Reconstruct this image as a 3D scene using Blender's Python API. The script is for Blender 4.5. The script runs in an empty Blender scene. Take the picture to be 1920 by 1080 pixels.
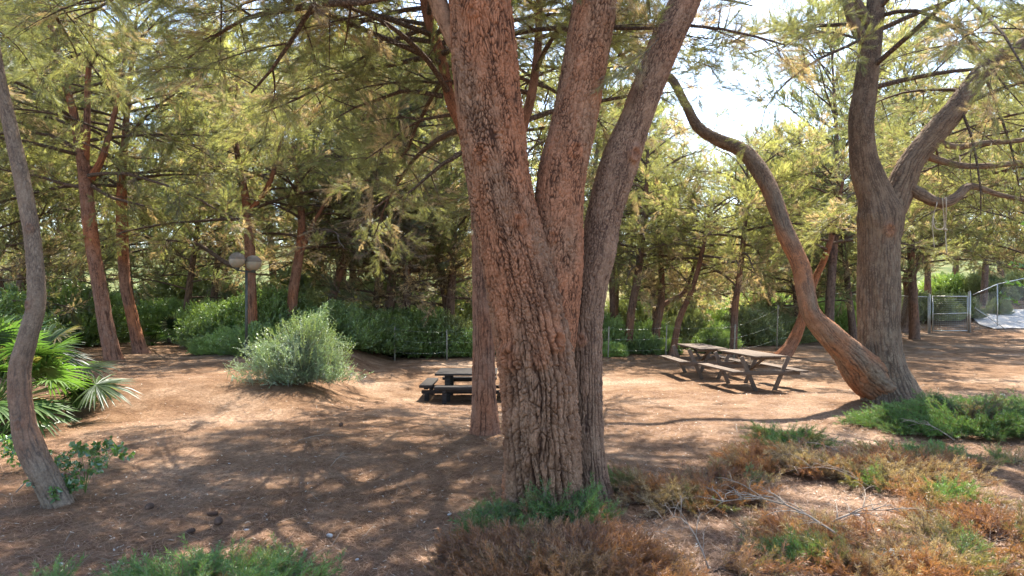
import bpy, math, random
import numpy as np
from mathutils import Vector

# ------------------------------------------------------------------ camera, sky, sun
sc = bpy.context.scene
COL = sc.collection
FPX, CAMZ, HOR = 1280.0, 1.9, 560.0
cam = bpy.data.objects.new("camera", bpy.data.cameras.new("camera"))
COL.objects.link(cam)
cam.location = (0, 0, CAMZ)
cam.rotation_euler = (math.radians(90), 0, 0)
cam.data.sensor_width = 36
cam.data.lens = 24
cam.data.shift_y = (HOR - 540) / 1920
cam.data.clip_start = 0.05
cam.data.clip_end = 3000
sc.camera = cam

SUN_EL, SUN_AZ = math.radians(56), math.radians(17)     # azimuth measured from +Y towards +X
SD = np.array([math.sin(SUN_AZ) * math.cos(SUN_EL), math.cos(SUN_AZ) * math.cos(SUN_EL), math.sin(SUN_EL)])
world = bpy.data.worlds.new("World")
sc.world = world
world.use_nodes = True
wn = world.node_tree.nodes
sky = wn.new("ShaderNodeTexSky")
sky.sky_type = 'NISHITA'
sky.sun_disc = False
sky.sun_elevation = SUN_EL
sky.sun_rotation = SUN_AZ
sky.air_density = 1.0
sky.dust_density = 0.9
sky.ozone_density = 1.0
bg = wn["Background"]
bg.inputs["Strength"].default_value = 0.15
world.node_tree.links.new(sky.outputs[0], bg.inputs[0])
sl = bpy.data.lights.new("sun", 'SUN')
sl.energy = 4.6
sl.angle = math.radians(0.5)
sl.color = (1.0, 0.92, 0.79)
sun = bpy.data.objects.new("sun", sl)
COL.objects.link(sun)
sun.rotation_euler = Vector(SD).to_track_quat('Z', 'Y').to_euler()
sc.view_settings.view_transform = 'Standard'
sc.view_settings.look = 'None'
sc.view_settings.gamma = 1
sc.view_settings.exposure = 1.85
sc.cycles.max_bounces = 8
sc.cycles.diffuse_bounces = 4
sc.cycles.transmission_bounces = 4
sc.cycles.transparent_max_bounces = 4
sc.cycles.caustics_reflective = False
sc.cycles.caustics_refractive = False

# ------------------------------------------------------------------ numpy noise
def hsh(i, j, k, s=0):
    n = (i.astype(np.int64) * 374761393 + j.astype(np.int64) * 668265263 + k.astype(np.int64) * 1274126177 + s * 974634777) & 0xffffffff
    n = ((n ^ (n >> 13)) * 1274126177) & 0xffffffff
    n = ((n ^ (n >> 16)) * 2246822519) & 0xffffffff
    n = n ^ (n >> 15)
    return (n & 0xffffff) / float(0xffffff)

def vnoise(x, y, z=None, s=0):
    x = np.asarray(x, float); y = np.asarray(y, float)
    z = np.zeros_like(x) if z is None else np.asarray(z, float)
    i, j, k = np.floor(x), np.floor(y), np.floor(z)
    f, g, h = x - i, y - j, z - k
    f, g, h = f*f*(3-2*f), g*g*(3-2*g), h*h*(3-2*h)
    r = 0
    for a in (0, 1):
        for b in (0, 1):
            for c in (0, 1):
                r = r + hsh(i+a, j+b, k+c, s) * (f if a else 1-f) * (g if b else 1-g) * (h if c else 1-h)
    return r * 2 - 1

def fbm(x, y, z=None, s=0, o=3):
    r = 0; a = 1; t = 0
    z = np.zeros_like(x) if z is None else z
    for q in range(o):
        r = r + a * vnoise(x * 2**q, y * 2**q, z * 2**q, s + q); t += a; a *= .5
    return r / t

def worley(x, y, z, s=0):
    i, j, k = np.floor(x), np.floor(y), np.floor(z)
    f1 = np.full(x.shape, 9.); f2 = np.full(x.shape, 9.); idr = np.zeros(x.shape)
    for a in (-1, 0, 1):
        for b in (-1, 0, 1):
            for c in (-1, 0, 1):
                I, J, K = i+a, j+b, k+c
                d = np.sqrt((I + hsh(I, J, K, s) - x)**2 + (J + hsh(I, J, K, s+1) - y)**2 + (K + hsh(I, J, K, s+2) - z)**2)
                cl = d < f1
                f2 = np.where(cl, f1, np.minimum(f2, d))
                idr = np.where(cl, hsh(I, J, K, s+3), idr)
                f1 = np.where(cl, d, f1)
    return f1, f2, idr

def S(t):
    t = np.clip(t, 0, 1)
    return t*t*(3-2*t)

# ------------------------------------------------------------------ terrain
def gz(x, y):
    x = np.asarray(x, float); y = np.asarray(y, float)
    z = 0.42 * S((-2.7 - .1*(y-12) - x) / 1.5) * S((y - 10.3) / 2.6)
    z = z - .34 * np.exp(-(((x+1.1)/2.6)**2 + ((y-14.6)/2.4)**2))
    z = z - .09 * np.exp(-(((x-5)/3)**2 + ((y-15.8)/3)**2))
    z = z + .10 * fbm(x*.22+3, y*.22, s=5, o=2) * S((y-4)/5) * S((60 - y)/20)
    z = z + .022 * fbm(x*1.3, y*1.3, s=9, o=3)
    up = np.maximum(0, y - 38 + .10*x)
    z = z + .13 * up * (1 - .5*S((up-60)/200)) * S((700-up)/500) + .8 * fbm(x*.03, y*.03, s=2, o=2) * S((y-38)/30)
    return z

def W(px, py, D):
    return np.array([(px-960)/FPX*D, D, CAMZ + (HOR-py)/FPX*D])

def G(px, py):
    D = 2.0
    while D < 80:
        p = W(px, py, D)
        if p[2] <= float(gz(p[0], p[1])):
            break
        D += .02
    return np.array([p[0], p[1], float(gz(p[0], p[1]))])

# ------------------------------------------------------------------ mesh helpers
def mesh_np(name, V, faces, mats, parent=None, col=None, midx=None, smooth=False, loc=None):
    """faces: list of (n,3)/(n,4) int arrays; one mesh object"""
    me = bpy.data.meshes.new(name)
    V = np.ascontiguousarray(V, dtype=np.float32)
    if loc is not None:
        V = V - np.asarray(loc, np.float32)
    me.vertices.add(len(V)); me.vertices.foreach_set("co", V.ravel())
    faces = [np.asarray(f, np.int32) for f in faces if len(f)]
    loops = np.concatenate([f.ravel() for f in faces])
    sizes = np.concatenate([np.full(len(f), f.shape[1], np.int32) for f in faces])
    starts = np.concatenate([[0], np.cumsum(sizes)[:-1]]).astype(np.int32)
    me.loops.add(len(loops)); me.loops.foreach_set("vertex_index", loops)
    me.polygons.add(len(sizes)); me.polygons.foreach_set("loop_start", starts); me.polygons.foreach_set("loop_total", sizes)
    if smooth:
        me.polygons.foreach_set("use_smooth", np.ones(len(sizes), bool))
    for m in (mats if isinstance(mats, (list, tuple)) else [mats]):
        me.materials.append(m)
    if midx is not None:
        me.polygons.foreach_set("material_index", np.asarray(midx, np.int32))
    me.update(calc_edges=True)
    if col is not None:
        c = np.ones((len(V), 4), np.float32); c[:, :col.shape[1]] = col
        a = me.color_attributes.new("col", 'FLOAT_COLOR' if len(V) < 6e5 else 'BYTE_COLOR', 'POINT'); a.data.foreach_set("color", c.ravel())
    o = bpy.data.objects.new(name, me)
    COL.objects.link(o)
    if parent is not None:
        o.parent = parent
    elif loc is not None:
        o.location = loc
    return o

def tag(o, label=None, cat=None, group=None, kind=None):
    for k, v in (("label", label), ("category", cat), ("group", group), ("kind", kind)):
        if v:
            o[k] = v
    return o

def empty(name, loc, label, cat, group=None, rz=0):
    o = bpy.data.objects.new(name, None)
    o.empty_display_size = .2
    COL.objects.link(o); o.location = [float(v) for v in loc]; o.rotation_euler[2] = rz
    return tag(o, label, cat, group)

def copy_tree(o, parent=None):
    c = o.copy(); COL.objects.link(c); c.parent = parent
    for ch in list(o.children):
        copy_tree(ch, c)
    return c

class MB:
    """collects tubes, boxes and quads; one mesh"""
    def __init__(s): s.V = []; s.Q = []; s.T = []; s.n = 0
    def add(s, V, Q=None, T=None):
        if Q is not None and len(Q): s.Q.append(np.asarray(Q) + s.n)
        if T is not None and len(T): s.T.append(np.asarray(T) + s.n)
        s.V.append(np.asarray(V, float)); s.n += len(V)
    def box(s, c, size, rz=0, axis=None, tilt=0):
        hx, hy, hz = [v/2 for v in size]
        b = min(hx, hy, hz) * .16
        P = []
        for sx in (-1, 1):
            for sy in (-1, 1):
                for sz in (-1, 1):
                    P += [(sx*(hx-b), sy*(hy-b), sz*hz), (sx*(hx-b), sy*hy, sz*(hz-b)), (sx*hx, sy*(hy-b), sz*(hz-b))]
        P = np.array(P)
        import itertools
        # convex hull through bmesh
        import bmesh
        bm = bmesh.new()
        for p in P: bm.verts.new(p)
        bmesh.ops.convex_hull(bm, input=bm.verts)
        bm.verts.index_update()
        V = np.array([v.co[:] for v in bm.verts]); T = np.array([[v.index for v in f.verts] for f in bm.faces if len(f.verts) == 3])
        Q = np.array([[v.index for v in f.verts] for f in bm.faces if len(f.verts) == 4])
        bm.free()
        if tilt:
            ca, sa = math.cos(tilt), math.sin(tilt)
            if axis == 'x': V = V @ np.array([[1, 0, 0], [0, ca, sa], [0, -sa, ca]])
            else: V = V @ np.array([[ca, 0, -sa], [0, 1, 0], [sa, 0, ca]])
        if rz:
            ca, sa = math.cos(rz), math.sin(rz)
            V = V @ np.array([[ca, sa, 0], [-sa, ca, 0], [0, 0, 1]])
        s.add(V + np.asarray(c), Q, T)
    def tube(s, P, R, seg=6, cap=True):
        V, Q = tube(np.asarray(P, float), R, seg)
        n = len(P)
        T = []
        if cap:
            V = np.vstack([V, P[0], P[-1]])
            T = [[(k+1) % seg, k, n*seg] for k in range(seg)] + [[(n-1)*seg+k, (n-1)*seg+(k+1) % seg, n*seg+1] for k in range(seg)]
        s.add(V, Q, np.array(T) if len(T) else None)
    def build(s, name, mat, parent=None, smooth=False, loc=None):
        f = []
        if s.Q: f.append(np.concatenate(s.Q))
        if s.T: f.append(np.concatenate(s.T))
        return mesh_np(name, np.concatenate(s.V), f, mat, parent, smooth=smooth, loc=loc)

def frames(P):
    T = np.gradient(P, axis=0); T /= np.linalg.norm(T, axis=1)[:, None] + 1e-9
    a = np.array([0., -1, 0]) if abs(T[0][1]) < .9 else np.array([1., 0, 0])
    n = a - T[0]*np.dot(a, T[0]); n /= np.linalg.norm(n)
    N = [n]
    for k in range(1, len(P)):
        n = N[-1] - T[k]*np.dot(N[-1], T[k]); n /= np.linalg.norm(n) + 1e-9
        N.append(n)
    N = np.array(N)
    return T, N, np.cross(T, N)

_tq = {}
def tube(P, R, seg):
    R = np.broadcast_to(np.asarray(R, float), (len(P),))
    T, N, B = frames(P)
    th = np.arange(seg) * 2*np.pi/seg
    V = P[:, None] + R[:, None, None]*(N[:, None]*np.cos(th)[None, :, None] + B[:, None]*np.sin(th)[None, :, None])
    key = (len(P), seg)
    if key not in _tq:
        i = np.arange(len(P)-1)[:, None]*seg; j = np.arange(seg)[None]; j2 = (j+1) % seg
        _tq[key] = np.stack([i+j, i+j2, i+seg+j2, i+seg+j], -1).reshape(-1, 4)
    return V.reshape(-1, 3), _tq[key]

def spline(pts, n):
    """Catmull-Rom through rows (any dimension), n samples evenly spaced by length"""
    P = np.asarray(pts, float)
    Q = np.vstack([2*P[0]-P[1], P, 2*P[-1]-P[-2]])
    out = []
    for k in range(1, len(Q)-2):
        t = np.linspace(0, 1, 24, endpoint=False)[:, None]
        a, b, c, d = Q[k-1], Q[k], Q[k+1], Q[k+2]
        out.append(.5*((2*b) + (c-a)*t + (2*a-5*b+4*c-d)*t**2 + (3*b-a-3*c+d)*t**3))
    out = np.vstack(out + [P[-1:]])
    s = np.concatenate([[0], np.cumsum(np.linalg.norm(np.diff(out[:, :3], axis=0), axis=1))])
    u = np.linspace(0, s[-1], n)
    return np.stack([np.interp(u, s, out[:, k]) for k in range(out.shape[1])], 1)

# ------------------------------------------------------------------ materials
def newmat(name):
    m = bpy.data.materials.new(name); m.use_nodes = True
    nt = m.node_tree; nt.nodes.clear()
    out = nt.nodes.new("ShaderNodeOutputMaterial")
    return m, nt, out

def N_(nt, typ, **kw):
    n = nt.nodes.new(typ)
    for k, v in kw.items():
        if k.startswith("i_"):
            n.inputs[k[2:].replace("_", " ")].default_value = v
        else:
            setattr(n, k, v)
    return n

def ramp(nt, src, stops):
    r = nt.nodes.new("ShaderNodeValToRGB")
    e = r.color_ramp.elements
    while len(e) < len(stops): e.new(.5)
    for k, (p, c) in enumerate(stops):
        e[k].position = p; e[k].color = (*c, 1) if len(c) == 3 else c
    nt.links.new(src, r.inputs[0])
    return r.outputs[0]

def mix(nt, f, a, b, mode='MIX'):
    m = nt.nodes.new("ShaderNodeMix"); m.data_type = 'RGBA'; m.blend_type = mode
    for v, i in ((f, 0), (a, 6), (b, 7)):
        if hasattr(v, "is_output"): nt.links.new(v, m.inputs[i])
        else: m.inputs[i].default_value = v if i == 0 else (*v, 1)
    return m.outputs[2]

def noise(nt, vec, scale, detail=4, rough=.6):
    n = N_(nt, "ShaderNodeTexNoise"); n.inputs["Scale"].default_value = scale
    n.inputs["Detail"].default_value = detail; n.inputs["Roughness"].default_value = rough
    nt.links.new(vec, n.inputs["Vector"])
    return n.outputs["Fac"]

def leafmat(name, gain=(1, 1, 1), transl=.45, gloss=.06, rough=.45, use_col=True, base=(.1, .14, .04), trgain=(1.25, 1.3, .7)):
    m, nt, out = newmat(name)
    L = nt.links.new
    if use_col:
        c = N_(nt, "ShaderNodeVertexColor", layer_name="col").outputs[0]
    else:
        c = N_(nt, "ShaderNodeRGB").outputs[0]; c.default_value = (*base, 1)
    inf = N_(nt, "ShaderNodeObjectInfo")
    v = N_(nt, "ShaderNodeMapRange"); L(inf.outputs["Random"], v.inputs[0]); v.inputs[3].default_value = .85; v.inputs[4].default_value = 1.15
    c1 = mix(nt, 1.0, c, gain, 'MULTIPLY')
    hs = N_(nt, "ShaderNodeHueSaturation"); L(c1, hs.inputs["Color"]); L(v.outputs[0], hs.inputs["Value"])
    c1 = hs.outputs[0]
    d = N_(nt, "ShaderNodeBsdfDiffuse"); L(c1, d.inputs[0])
    t = N_(nt, "ShaderNodeBsdfTranslucent"); c2 = mix(nt, 1.0, c1, trgain, 'MULTIPLY'); L(c2, t.inputs[0])
    ms = N_(nt, "ShaderNodeMixShader"); ms.inputs[0].default_value = transl; L(d.outputs[0], ms.inputs[1]); L(t.outputs[0], ms.inputs[2])
    g = N_(nt, "ShaderNodeBsdfGlossy"); g.inputs["Roughness"].default_value = rough; g.inputs[0].default_value = (.9, .95, 1, 1)
    m2 = N_(nt, "ShaderNodeMixShader"); m2.inputs[0].default_value = gloss; L(ms.outputs[0], m2.inputs[1]); L(g.outputs[0], m2.inputs[2])
    L(m2.outputs[0], out.inputs[0])
    return m

def pbr(nt, out, col, rough=.8, bumpsrc=None, bstr=.5, bdist=.01, spec=.2):
    b = N_(nt, "ShaderNodeBsdfPrincipled")
    if hasattr(col, "is_output"): nt.links.new(col, b.inputs["Base Color"])
    else: b.inputs["Base Color"].default_value = (*col, 1)
    b.inputs["Roughness"].default_value = rough
    b.inputs["Specular IOR Level"].default_value = spec
    if bumpsrc is not None:
        bp = N_(nt, "ShaderNodeBump"); bp.inputs["Strength"].default_value = bstr; bp.inputs["Distance"].default_value = bdist
        nt.links.new(bumpsrc, bp.inputs["Height"]); nt.links.new(bp.outputs[0], b.inputs["Normal"])
    nt.links.new(b.outputs[0], out.inputs[0])
    return b

def objvec(nt, scale=(1, 1, 1)):
    t = N_(nt, "ShaderNodeTexCoord"); mp = N_(nt, "ShaderNodeMapping"); mp.inputs["Scale"].default_value = scale
    nt.links.new(t.outputs["Object"], mp.inputs[0])
    return mp.outputs[0]

def bark_geo(name, plate, plate2, red, crack, fine=1.0):
    """bark whose plates and furrows are modelled: colour attribute r = furrow, g = plate id, b = reddish patches"""
    m, nt, out = newmat(name)
    a = N_(nt, "ShaderNodeVertexColor", layer_name="col"); sp = N_(nt, "ShaderNodeSeparateColor"); nt.links.new(a.outputs[0], sp.inputs[0])
    v = objvec(nt)
    n1 = noise(nt, v, 9, 5, .65); n2 = noise(nt, v, 70, 4, .7)
    c = mix(nt, sp.outputs[1], plate, plate2)
    c = mix(nt, sp.outputs[2], c, red)
    c = mix(nt, 1.0, c, ramp(nt, n1, [(.3, (.78, .77, .77)), (.7, (1.2, 1.19, 1.17))]), 'MULTIPLY')
    c = mix(nt, 1.0, c, ramp(nt, n2, [(.3, (.72, .7, .7)), (.7, (1.25, 1.25, 1.25))]), 'MULTIPLY')
    c = mix(nt, sp.outputs[0], c, crack)
    vs = objvec(nt, (1, 1, .35)); n3 = noise(nt, vs, 120, 4, .7)
    pbr(nt, out, c, .9, n3, .55*fine, .006, .15)
    return m

def bark_tex(name, plate, red, crack, sc_=16, str_=3.2):
    m, nt, out = newmat(name)
    v = objvec(nt, (1, 1, 1/str_))
    nw = N_(nt, "ShaderNodeTexNoise"); nw.inputs["Scale"].default_value = 6; nt.links.new(v, nw.inputs[0])
    mv = N_(nt, "ShaderNodeMix"); mv.data_type = 'VECTOR'; mv.inputs[0].default_value = .06
    nt.links.new(v, mv.inputs[4]); nt.links.new(nw.outputs["Color"], mv.inputs[5])
    vo = N_(nt, "ShaderNodeTexVoronoi", feature='DISTANCE_TO_EDGE'); vo.inputs["Scale"].default_value = sc_; nt.links.new(mv.outputs[1], vo.inputs["Vector"])
    n1 = noise(nt, objvec(nt), 2.2, 4); n2 = noise(nt, objvec(nt), 45, 4, .7)
    c = mix(nt, ramp(nt, n1, [(.38, (0, 0, 0)), (.62, (1, 1, 1))]), plate, red)
    c = mix(nt, 1.0, c, ramp(nt, n2, [(.3, (.6, .6, .6)), (.7, (1.3, 1.3, 1.3))]), 'MULTIPLY')
    e = ramp(nt, vo.outputs["Distance"], [(0.02, (0, 0, 0)), (.16, (1, 1, 1))])
    c = mix(nt, e, crack, c)
    h = N_(nt, "ShaderNodeMath", operation='ADD'); nt.links.new(e, h.inputs[0]); nt.links.new(n2, h.inputs[1])
    pbr(nt, out, c, .9, h.outputs[0], .8, .02, .15)
    return m

def plain(name, col, rough=.6, metal=0, var=.25, scale=20, spec=.4):
    m, nt, out = newmat(name)
    n = noise(nt, objvec(nt), scale, 4)
    c = mix(nt, 1.0, col, ramp(nt, n, [(.3, (1-var,)*3), (.7, (1+var,)*3)]), 'MULTIPLY')
    b = pbr(nt, out, c, rough, n, .25, .004, spec)
    b.inputs["Metallic"].default_value = metal
    return m

M_NEEDLE = leafmat("pine_needles", transl=.6, trgain=(1.9, 1.85, 1.05))
M_NEEDLE_FAR = leafmat("pine_needles_far", gain=(1.0, 1.0, 1.0), transl=.62, trgain=(2.0, 1.98, 1.15))
M_LEAF = leafmat("broad_leaves", transl=.45, gloss=.1, rough=.35)
M_PALM = leafmat("palm_leaves", transl=.4, gloss=.04, rough=.4, trgain=(1.1, 1.35, .55))
M_JUN = leafmat("juniper_sprays", transl=.35, gloss=.04)
M_LITTER = leafmat("needle_litter_strands", transl=.15, gloss=.04, rough=.5, trgain=(1, 1, 1))
M_WOOD = bark_tex("branch_bark", (.17, .135, .11), (.19, .125, .09), (.09, .065, .05), 26, 1.2)
M_BARK_A = bark_geo("red_plated_bark", (.33, .205, .132), (.20, .12, .075), (.37, .165, .088), (.038, .017, .011))
M_BARK_B = bark_geo("brown_bark", (.30, .20, .135), (.21, .138, .095), (.33, .155, .09), (.055, .032, .025))
M_BARK_C = bark_geo("fox_red_bark", (.28, .17, .12), (.25, .13, .085), (.31, .135, .075), (.06, .03, .022))
M_BARK_D = bark_geo("grey_brown_bark", (.25, .195, .14), (.16, .12, .088), (.36, .155, .075), (.07, .05, .04))
M_BARK_E = bark_geo("smooth_grey_bark", (.25, .195, .145), (.19, .145, .105), (.24, .13, .085), (.10, .075, .06))
M_BARK_RED = bark_tex("orange_pine_bark", (.23, .15, .115), (.32, .135, .075), (.07, .035, .025))
M_BARK_BG = bark_tex("dark_pine_bark", (.17, .12, .095), (.21, .11, .07), (.05, .03, .025))

# ground: pine needle litter over pale soil
def ground_mat():
    m, nt, out = newmat("needle_covered_soil")
    L = nt.links.new
    g = N_(nt, "ShaderNodeNewGeometry"); P = g.outputs["Position"]
    n0 = noise(nt, P, .35, 4); n1 = noise(nt, P, 2.2, 5, .65); n2 = noise(nt, P, 18, 5, .7); n3 = noise(nt, P, 90, 3, .7)
    c = ramp(nt, n1, [(.30, (.125, .070, .040)), (.5, (.195, .117, .068)), (.68, (.29, .19, .12))])
    soil = ramp(nt, n2, [(.3, (.31, .215, .145)), (.7, (.47, .355, .26))])
    c = mix(nt, ramp(nt, n0, [(.5, (0, 0, 0)), (.66, (.75, .75, .75))]), c, soil)
    c = mix(nt, 1.0, c, ramp(nt, n2, [(.32, (.66, .62, .6)), (.66, (1.22, 1.22, 1.22))]), 'MULTIPLY')
    c = mix(nt, 1.0, c, ramp(nt, n3, [(.3, (.62, .6, .58)), (.68, (1.28, 1.28, 1.28))]), 'MULTIPLY')
    # straw grassland beyond the fence
    sx = N_(nt, "ShaderNodeSeparateXYZ"); L(P, sx.inputs[0])
    mr = N_(nt, "ShaderNodeMapRange"); xm = N_(nt, 'ShaderNodeMath', operation='MULTIPLY_ADD'); mx = N_(nt, 'ShaderNodeMath', operation='MAXIMUM'); L(sx.outputs[0], mx.inputs[0]); mx.inputs[1].default_value = 6; L(mx.outputs[0], xm.inputs[0]); xm.inputs[1].default_value = -.8; L(sx.outputs[1], xm.inputs[2]); L(xm.outputs[0], mr.inputs[0]); mr.inputs[1].default_value = 19.5; mr.inputs[2].default_value = 25
    grass = ramp(nt, noise(nt, P, .8, 6, .7), [(.35, (.16, .17, .06)), (.5, (.34, .28, .14)), (.65, (.46, .36, .22))])
    c = mix(nt, mr.outputs[0], c, grass)
    mr2 = N_(nt, "ShaderNodeMapRange"); L(sx.outputs[1], mr2.inputs[0]); mr2.inputs[1].default_value = 48; mr2.inputs[2].default_value = 62
    scrub = ramp(nt, noise(nt, P, .35, 8, .75), [(.38, (.04, .06, .018)), (.5, (.10, .12, .035)), (.66, (.22, .2, .09))])
    c = mix(nt, mr2.outputs[0], c, scrub)
    h = N_(nt, "ShaderNodeMath", operation='ADD'); L(n2, h.inputs[0]); L(n3, h.inputs[1])
    pbr(nt, out, c, .95, h.outputs[0], .7, .03, .1)
    return m
M_GROUND = ground_mat()

# ------------------------------------------------------------------ setting
def graded(lo, hi, f, fine_lo, fine_hi):
    mid = np.arange(fine_lo, fine_hi, f)
    def side(a, b):
        r = []; st = f; x = a
        while x < b: st *= 1.12; x += st; r.append(x)
        return r
    return np.array([-v for v in side(-fine_lo, -lo)][::-1] + list(mid) + side(mid[-1], hi))
gx = graded(-900, 900, .07, -9.0, 9.0)
gy = graded(-300, 1500, .07, 3.0, 19.0)
X, Y = np.meshgrid(gx, gy)
Z = gz(X, Y) + .012*fbm(X*4, Y*4, s=21, o=3) + .008*vnoise(X*11, Y*11, s=33)
V = np.stack([X, Y, Z], -1).reshape(-1, 3)
nx, ny = len(gx), len(gy)
i = np.arange(ny-1)[:, None]*nx; j = np.arange(nx-1)[None]
Q = np.stack([i+j, i+j+1, i+j+1+nx, i+j+nx], -1).reshape(-1, 4)
tag(mesh_np("ground", V, [Q], M_GROUND, smooth=True), kind="structure")

m, nt, out = newmat("pale_concrete"); pbr(nt, out, mix(nt, 1.0, (.62, .56, .5), ramp(nt, noise(nt, objvec(nt), 3, 5), [(.3, (.8,)*3), (.7, (1.1,)*3)]), 'MULTIPLY'), .9)
M_CONC = m
xs = np.linspace(0, 1, 30); ys = np.linspace(0, 1, 16)
XX, YY = np.meshgrid(xs, ys)
PX = 25.9 + XX*13 + YY*3 + .25*vnoise(YY*5, XX*0+2)*(1-XX); PY = 37.0 + YY*7 - XX*.6
ZZ = gz(PX, PY) + .05
ZZ = np.maximum(ZZ, .02) + .0
i = np.arange(15)[:, None]*30; j = np.arange(29)[None]
tag(mesh_np("path", np.stack([PX, PY, ZZ], -1).reshape(-1, 3), [np.stack([i+j, i+j+1, i+j+31, i+j+30], -1).reshape(-1, 4)], M_CONC, smooth=True), kind="structure")

# ------------------------------------------------------------------ bark with modelled plates
def bark_tube(name, pts, mat, parent, seg, ds, cell, stretch, amp, amp_top=None, flare=0, knots=(), seed=0, red=(.0, 1.0), lobes=.35, lump=.05, crackw=.24, fine=(1.0, 3.2)):
    """pts rows: x,y,z,radius"""
    pts = np.asarray(pts, float)
    L = np.linalg.norm(np.diff(pts[:, :3], axis=0), axis=1).sum()
    n = max(6, int(L/ds))
    SP = spline(pts, n); P = SP[:, :3]; R = SP[:, 3]
    T, Nn, B = frames(P)
    th = np.arange(seg)*2*np.pi/seg
    v = np.linspace(0, L, n)[:, None] * np.ones((1, seg)); TH = np.ones((n, 1))*th[None]
    Rr = R[:, None]*np.ones((1, seg))
    cx, cy = Rr*np.cos(TH), Rr*np.sin(TH)
    Rr = Rr*(1 + lump*fbm(cx*4, cy*4, v*1.3, s=seed+50, o=2)*2)
    if flare:
        Rr = Rr*(1 + flare*np.exp(-v/.22)*(1 + lobes*np.cos(3*TH+seed) + .6*lobes*np.cos(5*TH+2*seed)))
    wx = .35*cell*vnoise(cx/cell*.6, cy/cell*.6, v*5, s=seed+7); wy = .35*cell*vnoise(cx/cell*.6, cy/cell*.6, v*5+9, s=seed+8)
    wz = .9*cell*stretch*vnoise(cx/cell*.5, cy/cell*.5, v*2.2, s=seed+9)
    f1, f2, idr = worley((cx+wx)/cell, (cy+wy)/cell, (v+wz)/(cell*stretch), s=seed)
    e = f2 - f1
    g1, g2, idr2 = worley((cx+wx)/cell*1.7+5, (cy+wy)/cell*1.7, (v+wz)/(cell*stretch)*2.3, s=seed+20)
    e2 = g2 - g1
    brk = np.clip(.75 + .9*fbm(cx*14, cy*14, v*5, s=seed+70, o=2), .12, 1)
    top = S((v - fine[0])/(fine[1]-fine[0]))
    h1, h2, idr3 = worley((cx+wx)/(cell*.62), (cy+wy)/(cell*.62), (v+wz)/(cell*1.15), s=seed+40)
    e3 = h2-h1
    zn = fbm((cx+1.6*wx)/(cell*1.5), (cy+1.6*wy)/(cell*1.5), (v+wz)/(cell*stretch*1.25), s=seed+90, o=2)
    zn2 = fbm((cx+wx)/(cell*1.1)+7, (cy+wy)/(cell*1.1), (v+wz)/(cell*stretch*.9), s=seed+95, o=2)
    fz = np.minimum(np.abs(zn)/.15, np.abs(zn2)/.13)
    nr = max(7, round(2*np.pi*float(np.median(R[:max(3, n//3)]))/(cell*1.65)))
    wv = 3.0*fbm(np.cos(TH)*1.9, np.sin(TH)*1.9, v/(cell*stretch)*.22, s=seed+91, o=2) + .9*vnoise(np.cos(TH)*5, np.sin(TH)*5, v/cell*.32, s=seed+92) + .35*vnoise(np.cos(TH)*9, np.sin(TH)*9, v/cell*1.3, s=seed+93)
    ph = (TH*nr + wv*2.1)/(2*np.pi)
    fs = np.abs((ph % 1)-.5)*2
    fs = fs + .30*np.clip(fbm(cx*9, cy*9, v*3.2, s=seed+94, o=2)+.15, 0, 1)
    cell_id = np.floor(ph+.5) % nr
    br = np.abs(((v/(cell*stretch*.95) + 7.3*hsh(cell_id, cell_id*0+3, cell_id*0+1, seed) + .35*vnoise(cx/cell, cy/cell, v*8, s=seed+97)) % 1)-.5)*2*1.9+.07
    e = np.minimum(np.minimum(fs*.50, np.maximum(br, .0)), np.minimum(fz*.5+.10, e*.8+.16))
    idr = .5*idr + .5*hsh(cell_id, np.floor(v/(cell*stretch)), cell_id*0+5, seed)
    cr1 = (1 - S((e-.02)/(crackw*(.35+.65*brk))))*(.35+.65*brk)
    cr2 = (1 - S((e3-.01)/(crackw*.9*brk)))*brk*.8
    crack = cr1*(1-.5*top) + cr2*(.3+1.0*top) ; crack = np.clip(crack, 0, 1)
    pl1 = S(e/(.34*(.4+.6*brk)))*(.65+.6*idr) + .28*S(e2/.3)*(.5+idr2)
    pl2 = S(e3/.22)*(.45+.9*idr3)
    rough_ = .16*fbm(cx*45, cy*45, v*30, s=seed+3, o=3)
    plate = pl1*(1-.75*top) + pl2*(.15+.75*top) + rough_
    idr = idr*(1-top)+idr3*top
    A = amp*(1-top) + (amp_top if amp_top is not None else amp)*top
    A = A*np.clip(Rr/ (R[0]*.8), .45, 1.1)
    d = A*(plate-.75)
    redf = S((fbm(cx*2.2, cy*2.2, v*.9, s=seed+60, o=3)+.15 + red[0] + (red[1]-red[0])*v/L*.8 - .35)/.5)*.85 + .15*idr
    for (kt, kv, ks, kh) in knots:
        dt = (TH-kt+np.pi) % (2*np.pi)-np.pi
        rr = np.sqrt((dt*Rr)**2 + ((v-kv)*.8)**2)/ks
        d = d + kh*np.exp(-(rr-.9)**2/.16) + kh*.25*np.exp(-rr**2*2) + kh*.12*np.sin(rr*13)*np.exp(-rr*1.2)
        crack = np.maximum(crack, .75*np.exp(-(rr/.38)**2)); redf = np.clip(redf+.8*np.exp(-rr**2*.6), 0, 1)
    RR = Rr + d
    Vv = P[:, None] + RR[..., None]*(Nn[:, None]*np.cos(TH)[..., None] + B[:, None]*np.sin(TH)[..., None])
    i = np.arange(n-1)[:, None]*seg; j = np.arange(seg)[None]; j2 = (j+1) % seg
    Qd = np.stack([i+j, i+j2, i+seg+j2, i+seg+j], -1).reshape(-1, 4)
    colr = np.stack([crack*.92, np.clip(idr, 0, 1), np.clip(redf, 0, 1)], -1).reshape(-1, 3)
    loc = np.array(parent.location) if parent is not None else None
    return mesh_np(name, Vv.reshape(-1, 3), [Qd], mat, parent, col=colr, smooth=True, loc=loc)

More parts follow.
